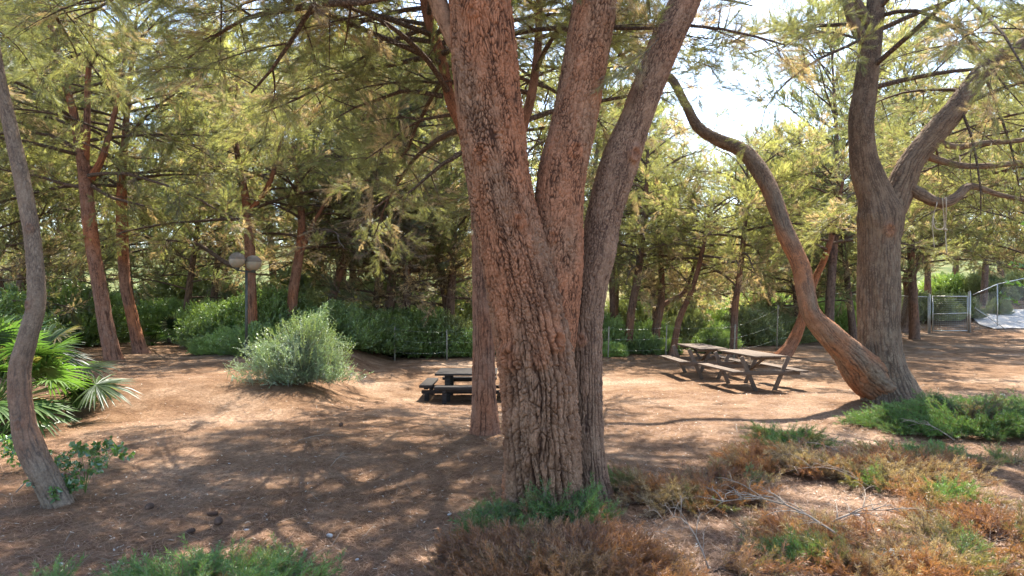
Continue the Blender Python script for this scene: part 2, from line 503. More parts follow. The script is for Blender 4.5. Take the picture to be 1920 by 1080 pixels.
# ------------------------------------------------------------------ crowns
def template(N, L, nl, w, rng, spread=.55, droop=0, start=.15):
    """one leafy twig along +Z: needles are single tapering triangles"""
    t = start + (1-start)*rng.random(N)**.8
    a = rng.random(N)*2*np.pi
    sp = spread*(.5+rng.random(N)*.9)
    base = np.stack([.004*np.cos(a), .004*np.sin(a), t*L], 1)
    dr = np.stack([np.cos(a)*np.sin(sp), np.sin(a)*np.sin(sp), np.cos(sp)], 1)
    ln = nl*(.65+.6*rng.random(N))
    tip = base + dr*ln[:, None]
    sd = np.cross(dr, rng.normal(size=(N, 3))); sd /= np.linalg.norm(sd, axis=1)[:, None]
    V = np.stack([base - sd*w/2, base + sd*w/2, tip], 1).reshape(-1, 3)
    st = np.array([[-w, 0, 0], [w, 0, 0], [0, 0, L], [0, -w, 0], [0, w, 0], [0, 0, L]])*1.0
    k = np.concatenate([np.ones(N*3), np.zeros(6)])
    return np.vstack([V, st]), k

def spray(ns, per, L, sub, nl, w, rng, flat=.45):
    """a branching spray: side twigs left and right of a stem along +Z, each needled"""
    VV, KK = [], []
    for k in range(ns):
        u = .12 + .88*(k+.5)/ns
        a = (0 if k % 2 else math.pi) + rng.normal()*flat*1.6; sp = .75*(1-.6*u) + rng.normal()*.12
        if k == ns-1: sp = .05
        d = np.array([math.cos(a)*math.sin(sp), math.sin(a)*math.sin(sp), math.cos(sp)])
        V, K = template(per, sub*(.7+.5*rng.random()), nl, w, rng, .5)
        x = np.cross([0.3, 1, 0], d); x /= np.linalg.norm(x); y = np.cross(d, x)
        V = V @ np.stack([x, y, d]) + np.array([.03*math.sin(u*3), 0, u*L])
        VV.append(V); KK.append(K)
    VV.append(np.array([[-.003, 0, 0], [.003, 0, 0], [0, 0, L]])); KK.append(np.zeros(3))
    return np.vstack(VV), np.concatenate(KK)

def place(tmpls, pos, dr, scale, rng):
    """copies of templates at pos pointing along dr -> V (n,3), k needle flag, twig index"""
    n = len(pos)
    dr = dr/np.linalg.norm(dr, axis=1)[:, None]
    a = rng.normal(size=(n, 3)); x = np.cross(a, dr); x /= np.linalg.norm(x, axis=1)[:, None]
    y = np.cross(dr, x)
    which = rng.integers(0, len(tmpls), n)
    VV, KK, II = [], [], []
    for q, (tv, tk) in enumerate(tmpls):
        s = np.nonzero(which == q)[0]
        if not len(s): continue
        M = np.stack([x[s], y[s], dr[s]], 1)*scale[s][:, None, None]
        V = np.einsum('vj,njk->nvk', tv, M) + pos[s][:, None]
        VV.append(V.reshape(-1, 3)); KK.append(np.tile(tk, len(s))); II.append(np.repeat(s, len(tv)))
    return np.concatenate(VV), np.concatenate(KK), np.concatenate(II)

LIT = [  # ground spots lit by thinning the crowns: x, y, rx, ry
    (-5.3, 12.2, 2.5, 1.0), (-3.6, 12.6, 1.3, .8), (-7.2, 11.5, 1.3, 1.2), (4.5, 11.0, 1.9, 1.35), (4.3, 13.3, 1.6, .7), (6.9, 10.0, 1.4, .9),
    (3.6, 6.6, 1.5, .7), (2.6, 5.6, .7, .45), (8.6, 10.5, 1.4, .8), (7.3, 15.5, 1.2, .5), (-2.9, 16, 1.0, .4)]
def sun_gap(P, rng, dens=.5):  # drops sprays along the sun rays to shape light spots and dapples
    t = P[:, 2]/SD[2]
    gx_, gy_ = P[:, 0]-SD[0]*t, P[:, 1]-SD[1]*t
    n = fbm(gx_*1.15+.3*gy_, gy_*1.9, s=77, o=2) + .35*fbm(gx_*.4, gy_*.4, s=78, o=1)
    keep = n < dens*.5
    for (x, y, rx, ry) in LIT:
        d = ((gx_-x)/rx)**2 + ((gy_-y)/ry)**2 + .5*fbm(gx_*1.3, gy_*1.3, s=79, o=2)
        keep &= ~(d < 1)
    return keep

GREENS = dict(normal=((.125, .145, .060), (.26, .265, .12)), dark=((.09, .11, .05), (.17, .18, .08)), bright=((.20, .225, .085), (.38, .385, .18)), bluish=((.12, .16, .08), (.21, .25, .12)))
def crown(prims, rng, tm, sec_sp=.32, sec_len=1.4, tw_sp=.13, tw_sc=1., droop=-.15, start=.25, dead=.12, dead_z=None, gaps=True, pal='normal', wood_seg=5, sec_up=.15, dens=.5, keepf=None):
    """prims: list of (n,4) rows x,y,z,r. Returns dict with wood tubes and needle arrays"""
    mb = MB(); tp, td, ts, tdead = [], [], [], []
    for pr in prims:
        pr = np.asarray(pr, float)
        seg = np.linalg.norm(np.diff(pr[:, :3], axis=0), axis=1); L = seg.sum()
        n = max(5, int(L/.3)); SPp = spline(pr, n)
        P = SPp[:, :3].copy()
        P[1:] += np.stack([fbm(np.arange(n-1)*.35, np.full(n-1, q*7.1+L), s=int(rng.integers(999)), o=2) for q in range(3)], 1)*.10*np.linspace(.2, 1, n-1)[:, None]
        mb.tube(P, SPp[:, 3], 7, cap=False)
        T, _, _ = frames(P)
        s = start*L; side = 1
        while s < L:
            u = s/L*(n-1); k = min(int(u), n-2); f = u-k
            p = P[k]*(1-f)+P[k+1]*f; t = T[k]; r = SPp[k, 3]
            b = np.cross(t, [0, 0, 1.]); b /= np.linalg.norm(b)+1e-6
            side = -side
            d = t*(.45+.3*rng.random()) + b*side*(.5+.5*rng.random()) + np.array([0, 0, sec_up + rng.normal()*.28])
            d /= np.linalg.norm(d)
            ln = sec_len*(1-.45*s/L)*(.5+.8*rng.random())
            m = 6; q = np.linspace(0, 1, m)
            wob = rng.normal(size=3)*.12
            SPs = p + d*ln*q[:, None] + np.array([0, 0, 1.])*(droop+rng.normal()*.12)*ln*(q**2)[:, None] + wob*ln*(q**2)[:, None]
            r0 = max(.004, min(r*.6, .011*ln+.003))
            mb.tube(SPs, np.linspace(r0, .0025, m), wood_seg, cap=False)
            nt_ = max(3, int(ln/tw_sp*.95)); q = .38 + .62*(np.arange(nt_)+rng.random(nt_)*.8)/nt_
            q = np.clip(q, 0, 1)
            pp = np.stack([np.interp(q*(m-1), np.arange(m), SPs[:, c]) for c in range(3)], 1)
            tt = d + 2*q[:, None]*(wob + np.array([0, 0, droop]))
            dd = tt*.75 + rng.normal(size=(nt_, 3))*.50 + np.array([0, 0, .30])
            tp.append(pp); td.append(dd); ts.append((.65+.7*rng.random(nt_))*tw_sc)
            dz = dead
            if dead_z is not None: dz = dead + (1-dead)*.85*np.clip((dead_z-pp[:, 2])/2.0, 0, 1)
            tdead.append(rng.random(nt_) < dz*(.4 + 1.2*(rng.random() < .5)))
            s += sec_sp*(.6+.8*rng.random())
    tp, td, ts, tdead = map(np.concatenate, (tp, td, ts, tdead))
    keep = rng.random(len(tp)) < 1.0
    if gaps: keep &= sun_gap(tp, rng, dens)
    if keepf is not None: keep &= keepf(tp)
    tp, td, ts, tdead = tp[keep], td[keep], ts[keep], tdead[keep]
    V, k, I = place(tm, tp, td, ts, rng)
    a, b = map(np.array, GREENS[pal])
    mixf = np.clip(.5 + .55*fbm(tp[:, 0]*.9, tp[:, 1]*.9, tp[:, 2]*.9, s=int(rng.integers(999)), o=2)*1.6 + rng.normal(size=len(tp))*.18, 0, 1)
    c = a*(1-mixf[:, None]) + b*mixf[:, None]
    c[tdead] = np.array([.36, .275, .20])*(.7+.6*rng.random((tdead.sum(), 1)))
    C = c[I]*(.8+.4*rng.random(len(I)//3).repeat(3))[:, None]
    C[k == 0] = (.11, .08, .06)
    return mb, V, C

def crown_obj(res, parent, mat=None, name="crown"):
    mb, V, C = res
    WV = np.concatenate(mb.V); WQ = np.concatenate(mb.Q)
    nw = len(WV)
    T = (np.arange(len(V)).reshape(-1, 3) + nw)
    col = np.vstack([np.tile([.1, .1, .1], (nw, 1)), C])
    mid = np.concatenate([np.zeros(len(WQ)), np.ones(len(T))])
    print("crown tris", len(T))
    return mesh_np(name, np.vstack([WV, V]), [WQ, T], [M_WOOD, mat or M_NEEDLE], parent, col=col, midx=mid, loc=np.array(parent.location))

rngT = np.random.default_rng(5)
TM_NEAR = [spray(8, 50, .38, .20, .075, .0028, rngT, 1.6) for _ in range(6)]
TM_MID = [spray(8, 28, .42, .22, .080, .0062, rngT, 1.6) for _ in range(6)]
TM_FAR = [spray(7, 20, .50, .28, .10, .011, rngT, 1.6) for _ in range(6)]

def bough(p, az, L, up, r, droop=-.25, n=7, curl=0.):
    """one primary: leaves p towards azimuth az (0 = +X), rises then levels off"""
    t = np.linspace(0, 1, n)
    d = np.array([math.cos(az), math.sin(az), 0]); s = np.array([-math.sin(az), math.cos(az), 0])
    P = p + L*(t[:, None]*d*math.cos(up) + (t*math.sin(up) + droop*t**2)[:, None]*np.array([0, 0, 1]) + curl*(t**2)[:, None]*s)
    return np.column_stack([P, r*(1-t)**.8 + .007])

def auto_prims(path, z0, rad, nb, rng, az0=0, r=.05, up=(.25, .9), profile=lambda u: 1., droop=-.3, avoid=None):
    """boughs off a trunk path (rows x,y,z,r) above height z0"""
    SPp = spline(path, 60); zs = SPp[:, 2]
    idx = np.nonzero(zs >= z0)[0]
    out = []
    for k in range(nb):
        u = (k+.3+rng.random()*.5)/nb
        j = idx[min(len(idx)-1, int(u*len(idx)))]
        az = az0 + k*2.4 + rng.normal()*.25
        dg_ = math.degrees(az) % 360
        if avoid and (avoid[0] < dg_ < avoid[1] or avoid[0] < dg_+360 < avoid[1]): continue
        L = rad*profile(u)*(.75+.5*rng.random())
        a = up[0] + (up[1]-up[0])*u + rng.normal()*.1
        out.append(bough(SPp[j, :3], az, L, a, min(r*(1-.55*u), SPp[j, 3]*.8), droop*(.6+.8*rng.random()), curl=rng.normal()*.15))
    return out

def path(rows, D=None):
    """rows (px, py, width_px, D) -> x,y,z,r"""
    out = []
    for r in rows:
        d = r[3] if len(r) > 3 else D
        p = W(r[0], r[1], d)
        out.append((*p, r[2]/2/FPX*d))
    return np.array(out)

# ================================================================== near trees
LIMB = spline(path([(1560, 632, 48, 12.0), (1502, 500, 32, 12.2), (1441, 350, 30, 13.0), (1410, 300, 29, 13.4), (1345, 262, 22, 13.8), (1285, 195, 17, 14.1), (1215, 150, 13, 14.4)]), 40)[:, :3]
def bare(P):
    """the arching limb carries no needles: keep sprays off it"""
    a = LIMB - [0, 0, CAMZ]; out = np.ones(len(P), bool)
    d = np.sqrt(((P[:, None]-LIMB[None])**2).sum(-1)).min(1)
    return d > .85
rng = np.random.default_rng(11)
# --- the big tree in the middle
b = G(1018, 962); D0 = b[1]
tA = empty("pine_tree", b, "huge old pine with deeply furrowed bark forking into two thick stems in mid clearing", "pine tree")
A1 = path([(1018, 985, 146), (1018, 950, 142), (1016, 880, 138), (1013, 800, 136), (1008, 700, 136), (992, 600, 136), (968, 500, 130), (950, 420, 122), (930, 300, 117), (911, 150, 119), (897, 0, 113), (882, -150, 104), (866, -330, 90), (850, -520, 72), (835, -700, 50)], D0)
A2 = path([(1035, 700, 70, D0+.03), (1042, 600, 84, D0+.08), (1046, 500, 92, D0+.12), (1051, 350, 90, D0+.16), (1080, 200, 83, D0+.2), (1116, 0, 80, D0+.2), (1140, -170, 74, D0+.1), (1165, -380, 58, D0), (1180, -600, 40, D0)], D0)
bark_tube("trunk", A1, M_BARK_A, tA, 400, .0075, .040, 6.0, .044, .020, flare=.05, crackw=.27, seed=3,
          knots=[(.58, 1.62, .06, .040), (-.72, 1.55, .075, .034), (-.45, 3.3, .06, .028), (.33, 2.68, .045, .02), (-.2, 4.5, .05, .02), (.05, 1.5, .05, .016)], red=(.08, 1.1))
bark_tube("trunk", A2, M_BARK_A, tA, 260, .009, .036, 4.0, .016, .012, fine=(-1.5, .5), seed=13, knots=[(.35, 2.0, .05, .02), (-.3, 1.2, .04, .015)], red=(.35, .8))
limbs = [path([(872, 110, 40), (845, 55, 36), (815, -10, 32), (770, -120, 26), (700, -260, 18)], D0+.05)]
for L_ in limbs: bark_tube("limb", L_, M_BARK_A, tA, 60, .02, .03, 3, .008, seed=21)
prA = auto_prims(A1, 5.0, 4.2, 17, rng, .4, .055, up=(.3, 1.0), droop=-.18, avoid=(215, 325)) + auto_prims(A2, 5.0, 3.9, 11, rng, 1.9, .05, up=(.4, 1.0), droop=-.15, avoid=(215, 390))
prA += [bough(W(700, -260, D0+.05), 2.9, 3.2, .3, .04), bough(W(770, -120, D0), 2.4, 2.8, .1, .035, -.1)]
# boughs that hang into the top of the view on the left
prA += [path([(850, -60, 22, 6.2), (700, 0, 14, 6.5), (560, 14, 12, 6.9), (470, 30, 9, 7.3), (400, 70, 5, 7.6), (350, 105, 3, 7.8)]),
        path([(860, -160, 20, 6.2), (700, -70, 14, 6.8), (585, 20, 10, 7.2), (520, 110, 7, 7.4), (470, 170, 4, 7.6)])]
crown_obj(crown(prA, rng, TM_NEAR, sec_len=1.3, sec_sp=.27, tw_sp=.12, dead=.15, dens=.42), tA)

# --- second trunk, just behind the big one on the right
b = G(1112, 934); D1 = b[1]
tB = empty("pine_tree", b, "tall brown pine stem just behind the biggest trunk, leaning up to the right", "pine tree")
B1 = path([(1114, 950, 72), (1112, 925, 70), (1107, 880, 60), (1101, 800, 56), (1099, 640, 58), (1106, 540, 62), (1121, 470, 66), (1133, 400, 64), (1163, 300, 70), (1192, 225, 60), (1220, 150, 58), (1252, 70, 58), (1285, 0, 56), (1335, -120, 50), (1380, -260, 42), (1410, -420, 30), (1430, -560, 18)], D1)
bark_tube("trunk", B1, M_BARK_B, tB, 240, .009, .030, 4.6, .018, .010, flare=.10, seed=31, knots=[(.55, 3.4, .055, .03), (-.4, 1.6, .04, .012)], red=(.05, .0))
prB = auto_prims(B1, 5.2, 3.2, 16, rng, 1.0, .045, up=(.45, 1.0), droop=-.12, avoid=(300, 359))
crown_obj(crown(prB, rng, TM_NEAR, sec_len=1.1, dens=.40), tB)

# --- third trunk, behind on the left
b = G(909, 812); D2 = b[1]
tC = empty("pine_tree", b, "red-barked pine with a sawn stub, half hidden behind the biggest trunk", "pine tree")
C1 = path([(909, 826, 54), (909, 806, 50), (908, 760, 45), (907, 640, 40), (905, 540, 38), (903, 430, 36), (893, 320, 30), (865, 235, 22), (845, 190, 20), (828, 110, 20), (808, 50, 20), (797, 0, 19), (780, -120, 16), (760, -240, 11)], D2)
bark_tube("trunk", C1, M_BARK_C, tC, 170, .012, .036, 5.0, .02, .01, flare=.12, seed=41, red=(.05, .35))
C2 = path([(905, 420, 26), (950, 330, 22), (980, 240, 18), (1000, 160, 16), (1010, 60, 14), (1012, -60, 13), (1025, -180, 9)], D2)
bark_tube("limb", C2, M_BARK_C, tC, 60, .02, .03, 3, .01, seed=43, red=(.4, .4))
mb = MB(); p0 = W(900, 440, D2); p1 = W(884, 436, D2-.05); mb.tube([p0, p1], [.045, .042], 12)
mst, nt, out = newmat("sawn_wood"); pbr(nt, out, mix(nt, ramp(nt, noise(nt, objvec(nt), 30), [(.3, (0,)*3), (.7, (1,)*3)]), (.42, .32, .18), (.55, .43, .27)), .8)
mb.build("sawn_stub", mst, tC, loc=np.array(tC.location))
prC = auto_prims(C1, 5.0, 5.0, 34, rng, 2.0, .034, up=(.0, .8), droop=-.2) + auto_prims(C1, 3.9, 3.2, 6, rng, 2.0, .04, droop=-.35) + auto_prims(C2, 4.0, 2.8, 8, rng, .3, .035)
for (x0, y0, x1, y1, x2, y2, w) in [(812, 48, 700, 42, 610, 62, 9), (808, 78, 720, 72, 640, 130, 10), (830, 180, 740, 172, 620, 225, 10), (845, 215, 770, 235, 690, 300, 7), (800, 0, 690, -40, 560, 30, 10), (868, 285, 800, 330, 745, 380, 9)]:
    prC.append(path([(x0, y0, w, D2), ((x0+x1)/2, (y0+y1)/2-4, w*.9, D2), (x1, y1, w*.7, D2+.3), ((x1+x2)/2, (y1+y2)/2+3, w*.5, D2+.2), (x2, y2, 2, D2+.4)]))
crown_obj(crown(prC, rng, TM_NEAR, sec_len=1.15, sec_sp=.24, tw_sp=.12, dens=.75, droop=-.2, dead=.2), tC)

# --- the tree on the right with the leaning limb
b = G(1672, 752); D3 = b[1]
tD = empty("pine_tree", b, "thick grey pine with a long bare limb arching out of its base", "pine tree")
DR = path([(1675, 790, 116), (1673, 755, 106), (1668, 735, 96), (1657, 700, 84), (1649, 660, 76), (1647, 600, 72), (1646, 540, 70), (1646, 460, 70), (1648, 410, 76), (1640, 370, 62), (1620, 300, 48), (1615, 230, 46), (1622, 170, 42), (1632, 90, 38), (1640, 30, 32), (1645, -30, 30), (1660, -140, 24), (1665, -260, 14)], D3)
bark_tube("trunk", DR, M_BARK_D, tD, 260, .012, .032, 4.6, .020, .012, flare=.30, fine=(3.0, 6.0), crackw=.34, seed=51, red=(-.35, -.5), knots=[(.0, 3.5, .08, .03)], lump=.08)
DL = path([(1680, 728, 80, D3), (1640, 712, 78, D3-.05), (1600, 672, 64, D3-.3), (1560, 632, 48, D3-.5), (1524, 592, 36, D3-.6), (1512, 555, 32, D3-.55), (1502, 500, 32, D3-.3), (1470, 430, 31, D3), (1441, 350, 30, D3+.5), (1410, 300, 29, D3+.9), (1385, 278, 27, D3+1.1), (1345, 262, 22, D3+1.3), (1308, 237, 20, D3+1.5), (1285, 195, 17, D3+1.6), (1255, 145, 15, D3+1.8), (1215, 150, 13, D3+1.9), (1185, 125, 11, D3+2), (1150, 85, 9, D3+2.1)])
bark_tube("limb", DL, M_BARK_D, tD, 130, .014, .036, 2.6, .022, .022, fine=(2.0, 7.0), seed=61, red=(.65, -.6), lump=.10)
DF = path([(1650, 425, 60), (1680, 372, 52), (1708, 305, 42), (1750, 252, 40), (1795, 200, 36), (1855, 118, 28), (1920, 82, 22), (2010, 0, 18), (2100, -120, 12)], D3)
bark_tube("trunk", DF, M_BARK_D, tD, 130, .014, .036, 3, .018, .018, seed=71, red=(-.3, -.4), lump=.08)
for q, (rows, c_) in enumerate([
        ([(1632, 92, 22), (1610, 60, 20), (1596, 30, 18), (1585, -10, 16), (1560, -90, 10)], 0),
        ([(1640, 60, 22), (1615, 20, 18), (1590, -20, 14), (1540, -80, 9)], 0),
        ([(1728, 288, 14), (1760, 300, 12), (1820, 312, 11), (1920, 304, 9), (2010, 290, 5)], 0),
        ([(1750, 262, 13), (1790, 275, 10), (1850, 268, 9), (1920, 262, 8), (2000, 240, 4)], 0),
        ([(1700, 350, 20, D3-.05), (1722, 362, 21, D3-.2), (1748, 376, 19, D3-.3), (1772, 380, 18, D3-.35), (1795, 368, 17, D3-.35), (1812, 352, 15, D3-.3), (1830, 350, 11, D3-.2), (1870, 364, 9, D3), (1925, 376, 6, D3+.2)], 0)]):
    bark_tube("limb", path(rows, D3), M_BARK_D, tD, 48, .02, .03, 2.6, .009, seed=81+q, red=(-.1, -.3))
prD = auto_prims(DR, 5.6, 4.6, 22, rng, .2, .045, droop=-.2, avoid=(125, 265)) + auto_prims(DF, 4.4, 3.4, 12, rng, 1.1, .035, avoid=(150, 250))
for rows in [
        [(1640, 60, 12, D3), (1580, 90, 9, D3-.2), (1520, 120, 7, D3-.3), (1450, 180, 4, D3-.4), (1420, 240, 2, D3-.4)],
        [(1632, 95, 10, D3), (1600, 70, 8, D3), (1540, 60, 6, D3+.2), (1480, 80, 4, D3+.3), (1400, 130, 2, D3+.4)],
        [(1650, 30, 14, D3), (1720, 20, 12, D3-.6), (1800, 60, 9, D3-1.3), (1870, 140, 6, D3-1.8), (1920, 200, 3, D3-2.2)],
        [(1700, -60, 14, D3-.6), (1800, -10, 12, D3-2.0), (1880, 60, 8, D3-3.2), (1930, 160, 4, D3-3.8)],
        [(1795, 190, 10, D3), (1820, 250, 8, D3-.3), (1830, 330, 6, D3-.4), (1835, 400, 3, D3-.4)],
        [(1840, 130, 10, D3), (1870, 200, 8, D3), (1900, 300, 6, D3), (1915, 380, 3, D3)],
        [(1925, 378, 8, D3+.2), (1960, 390, 6, D3+.3), (2040, 400, 3, D3+.5)],
        [(1150, 85, 8, D3+2.1), (1090, 60, 6, D3+2.2), (1000, 90, 4, D3+2.2)],
        [(1195, 140, 8, D3+2.1), (1190, 240, 6, D3+2.6), (1180, 340, 3, D3+2.8)]]:
    prD.append(path(rows)*[1, 1, 1, .62])
crown_obj(crown(prD, rng, TM_NEAR, sec_len=1.2, sec_sp=.30, tw_sp=.13, dens=.6, droop=-.25, dead=.2, keepf=bare), tD)

# --- slim grey stem at the left edge
b = G(108, 946); D4 = b[1]
tE = empty("pine_tree", b, "slim smooth grey stem bending up along the left edge beside the fan palm", "pine tree")
E1 = path([(132, 1000, 60), (120, 970, 54), (108, 940, 50), (85, 895, 50), (58, 840, 50), (42, 780, 44), (36, 700, 42), (50, 640, 38), (66, 580, 34), (68, 530, 32), (60, 440, 31), (42, 340, 30), (20, 240, 27), (-2, 150, 26), (-20, 40, 24), (-30, -80, 22), (-20, -260, 17), (0, -420, 12)], D4)
E1[:, 3] *= .88
bark_tube("trunk", E1, M_BARK_E, tE, 130, .010, .032, 3.2, .010, .006, flare=.32, seed=91, red=(.3, -.5), knots=[(.2, 1.1, .03, .012), (-.4, 2.2, .03, .01), (.4, 2.9, .03, .01)], crackw=.2)
prE = auto_prims(E1, 4.6, 4.0, 26, rng, .2, .035, up=(.2, .8), droop=-.25, avoid=(290, 420))
crown_obj(crown(prE, rng, TM_NEAR, sec_len=1.1, dens=.42, droop=-.3), tE)

# --- two orange trunks on the left bank
def mid_tree(base_px, rows, D, label, z0, rad, nb, seed, mat=M_BARK_RED, forks=(), rpr=.045, seg=40, extra=(), pal='normal', tm=None, up=(.1, .9), dead_z=4.0, sec_len=1.3, gaps=True, group=None, dens=.5, avoid=None):
    r_ = np.random.default_rng(seed)
    t = empty("pine_tree", base_px, label, "pine tree", group)
    P = path(rows, D)
    P[0][2] = base_px[2]-.08
    bark_tube("trunk", P, mat, t, 96, .02, .04, 3.0, .014, .008, flare=.35, seed=seed, red=(.3, .3), lump=.05)
    prims = auto_prims(P, z0, rad, nb, r_, r_.random()*6, rpr, up, avoid=avoid)
    for f in forks:
        Fp = path(f, D)
        bark_tube("limb", Fp, mat, t, 40, .03, .04, 3.0, .008, seed=seed+1, red=(.3, .3))
        prims += auto_prims(Fp, Fp[len(Fp)//3][2], rad*.75, max(4, nb//3), r_, r_.random()*6, rpr*.7, up)
    for e in extra: prims.append(path(e, D))
    crown_obj(crown(prims, r_, tm or TM_MID, sec_len=sec_len, sec_sp=.27, tw_sp=.14, dead_z=dead_z, gaps=gaps, pal=pal, dens=dens, keepf=bare), t)
    return t
M_BARK_RG = bark_geo("orange_scaly_bark", (.27, .165, .12), (.25, .13, .085), (.36, .145, .07), (.07, .035, .025))
M_BARK_DG = bark_geo("dusky_scaly_bark", (.19, .135, .105), (.16, .11, .085), (.23, .12, .075), (.05, .03, .025))
b = G(211, 674); D5 = b[1]
mid_tree(b, [(213, 690, 26), (209, 660, 26), (197, 600, 25), (187, 540, 25), (177, 480, 24), (168, 420, 24), (162, 360, 23), (158, 320, 22), (150, 270, 20), (135, 200, 14), (110, 110, 11), (90, 20, 9), (80, -80, 6)], D5,
         "orange-barked pine on the left bank whose trunk forks into a fan of branches", 4.9, 4.4, 22, 101, M_BARK_RG,
         forks=[[(170, 335, 15), (190, 300, 12), (205, 250, 10), (225, 170, 8), (240, 60, 5)], [(160, 300, 14), (163, 240, 12), (165, 150, 10), (172, 40, 7), (180, -60, 4)]],
         extra=[[(160, 352, 8), (120, 345, 6), (70, 330, 5), (0, 320, 3)], [(160, 290, 9), (110, 260, 7), (50, 250, 5), (-40, 260, 3)], [(160, 340, 8), (210, 370, 6), (270, 390, 4)]], dead_z=3.6)
b = G(264, 662); D6 = b[1]
mid_tree(b, [(266, 675, 24), (261, 650, 22), (247, 590, 20), (236, 540, 19), (231, 480, 19), (229, 420, 19), (228, 370, 18), (229, 320, 15), (236, 240, 11), (245, 140, 9), (255, 40, 6)], D6,
         "slender orange-brown pine with a curved foot, second on the left bank", 4.6, 4.4, 22, 103, M_BARK_RG,
         extra=[[(230, 350, 9), (200, 335, 7), (160, 320, 4)], [(230, 345, 8), (280, 330, 6), (340, 325, 4), (400, 330, 2)]], dead_z=3.8, pal='bright')
D7 = 20.
b = np.array([*W(470, 620, D7)[:2], 0]); b[2] = gz(b[0], b[1])
mid_tree(b, [(474, 650, 21), (472, 600, 20), (470, 540, 19), (469, 480, 18), (466, 420, 18), (463, 390, 16), (455, 340, 12), (440, 260, 9), (430, 160, 6)], D7,
         "orange pine trunk standing right behind the globe lamp", 4.0, 3.5, 15, 107, M_BARK_RG,
         forks=[[(468, 395, 12), (490, 370, 10), (510, 330, 8), (530, 250, 5)]],
         extra=[[(448, 502, 10), (420, 492, 9), (385, 468, 8), (350, 452, 6), (300, 448, 4), (250, 440, 2)]], dead_z=3.8, pal='bright')
D8 = 21
for (rows, lab, sd) in [
        ([(548, 610, 19), (548, 570, 18), (554, 520, 17), (562, 470, 16), (566, 420, 14), (560, 350, 10), (548, 270, 7)], "leaning brown pine with bare spreading branches behind the silvery shrub", 111),
        ([(612, 620, 15), (618, 580, 15), (632, 530, 14), (645, 480, 14), (656, 430, 12), (668, 350, 9), (676, 260, 6), (680, 180, 4)], "thin pine leaning right, between the silvery shrub and the low table", 113)]:
    b = np.array([*W(rows[0][0], rows[0][1], D8)[:2], 0]); b[2] = gz(b[0], b[1])
    mid_tree(b, rows, D8, lab, 3.4, 3.0, 17, sd, M_BARK_RG if sd == 111 else M_BARK_DG, forks=[[(rows[3][0]+4, rows[3][1], 9), (rows[3][0]+30, rows[3][1]-60, 7), (rows[3][0]+75, rows[3][1]-130, 5)]], dead_z=5.2)
    D8 += 1.5
for (rows, lab, sd, D_) in [
        ([(1150, 655, 11), (1149, 600, 11), (1148, 540, 11), (1147, 470, 10), (1150, 380, 8), (1155, 280, 5)], "straight thin dark trunk nearest the leaning stem in the back row on the right", 121, 25),
        ([(1178, 668, 17), (1180, 620, 15), (1186, 570, 14), (1194, 530, 14), (1200, 480, 12), (1210, 390, 9), (1215, 280, 5)], "dark upright trunk with a slight bow, second in the back row on the right", 123, 23.5),
        ([(1226, 655, 17), (1230, 620, 16), (1236, 585, 15), (1240, 560, 13), (1240, 500, 10), (1235, 400, 8), (1230, 320, 4)], "dark pine that splits into two arms at waist height, behind the picnic tables", 125, 24.5),
        ([(1260, 672, 13), (1268, 625, 11), (1275, 595, 11), (1288, 565, 10), (1300, 535, 9), (1315, 480, 8), (1330, 400, 5)], "slim dark pine slanting to the right behind the far end of the rear picnic table", 127, 22.5),
        ([(1375, 668, 13), (1376, 620, 12), (1379, 570, 12), (1385, 530, 11), (1392, 470, 9), (1400, 380, 7), (1402, 300, 4)], "upright reddish thin pine directly behind the front picnic table", 129, 22.)]:
    b = np.array([*W(rows[0][0], rows[0][1], D_)[:2], 0]); b[2] = gz(b[0], b[1])
    fk = [[(1242, 572, 10), (1262, 562, 9), (1282, 548, 8), (1295, 520, 6), (1310, 470, 4)]] if sd == 125 else []
    mid_tree(b, rows, D_, lab, 3.0, 2.6, 16, sd, M_BARK_DG, forks=fk, dead_z=3.6, up=(-.05, .8), pal='bright' if sd in (127, 129) else 'normal')
# curved trunks behind the forked tree
b = G(1472, 668); D_ = b[1]
mid_tree(b, [(1465, 680, 24), (1478, 655, 22), (1492, 630, 20), (1503, 600, 18), (1515, 560, 15), (1530, 520, 13), (1548, 480, 11), (1565, 420, 9), (1580, 340, 6)], D_,
         "short curving pine that sweeps right behind the base of the arching limb", 3.4, 3.0, 15, 131, M_BARK_RG, dead_z=3.4)
b = G(1692, 622); D_ = b[1]
mid_tree(b, [(1688, 635, 22), (1695, 610, 20), (1705, 575, 22), (1708, 545, 22), (1704, 520, 20), (1720, 490, 18), (1745, 450, 14), (1765, 400, 10), (1780, 330, 6)], D_,
         "S-bent pine next to the metal gate, seen past the thick forked tree", 4.0, 4.2, 22, 133, M_BARK_DG, dead_z=3.6, tm=TM_FAR, sec_len=1.6, gaps=False)

# pines added so their crowns shade the clearing: one hidden by the twin stems, two just outside the frame
shade = [
    ([(1004, 800, 30), (1006, 700, 26), (1012, 600, 24), (1030, 500, 24), (1048, 400, 23), (1062, 300, 21), (1085, 190, 19), (1105, 60, 16), (1110, -80, 13), (1110, -240, 9)], 14.2, "brown pine added for shade, almost hidden behind the twin stems of the biggest tree", 5.0, 5.2, 40, 141, (285, 425)),
    ([(-190, 770, 34), (-185, 640, 30), (-175, 500, 27), (-160, 350, 24), (-150, 200, 20), (-130, 20, 15), (-120, -140, 10)], 12.5, "leafy pine added for shade outside the left edge, its boughs crossing the top left corner", 6.2, 3.6, 16, 143, (290, 425)),
    ([(2040, 730, 30), (2045, 600, 27), (2035, 450, 24), (2030, 300, 20), (2040, 150, 16), (2050, -40, 10)], 15.0, "pine added for shade just outside the right edge with boughs over the gate side", 4.6, 4.6, 30, 145, None)]
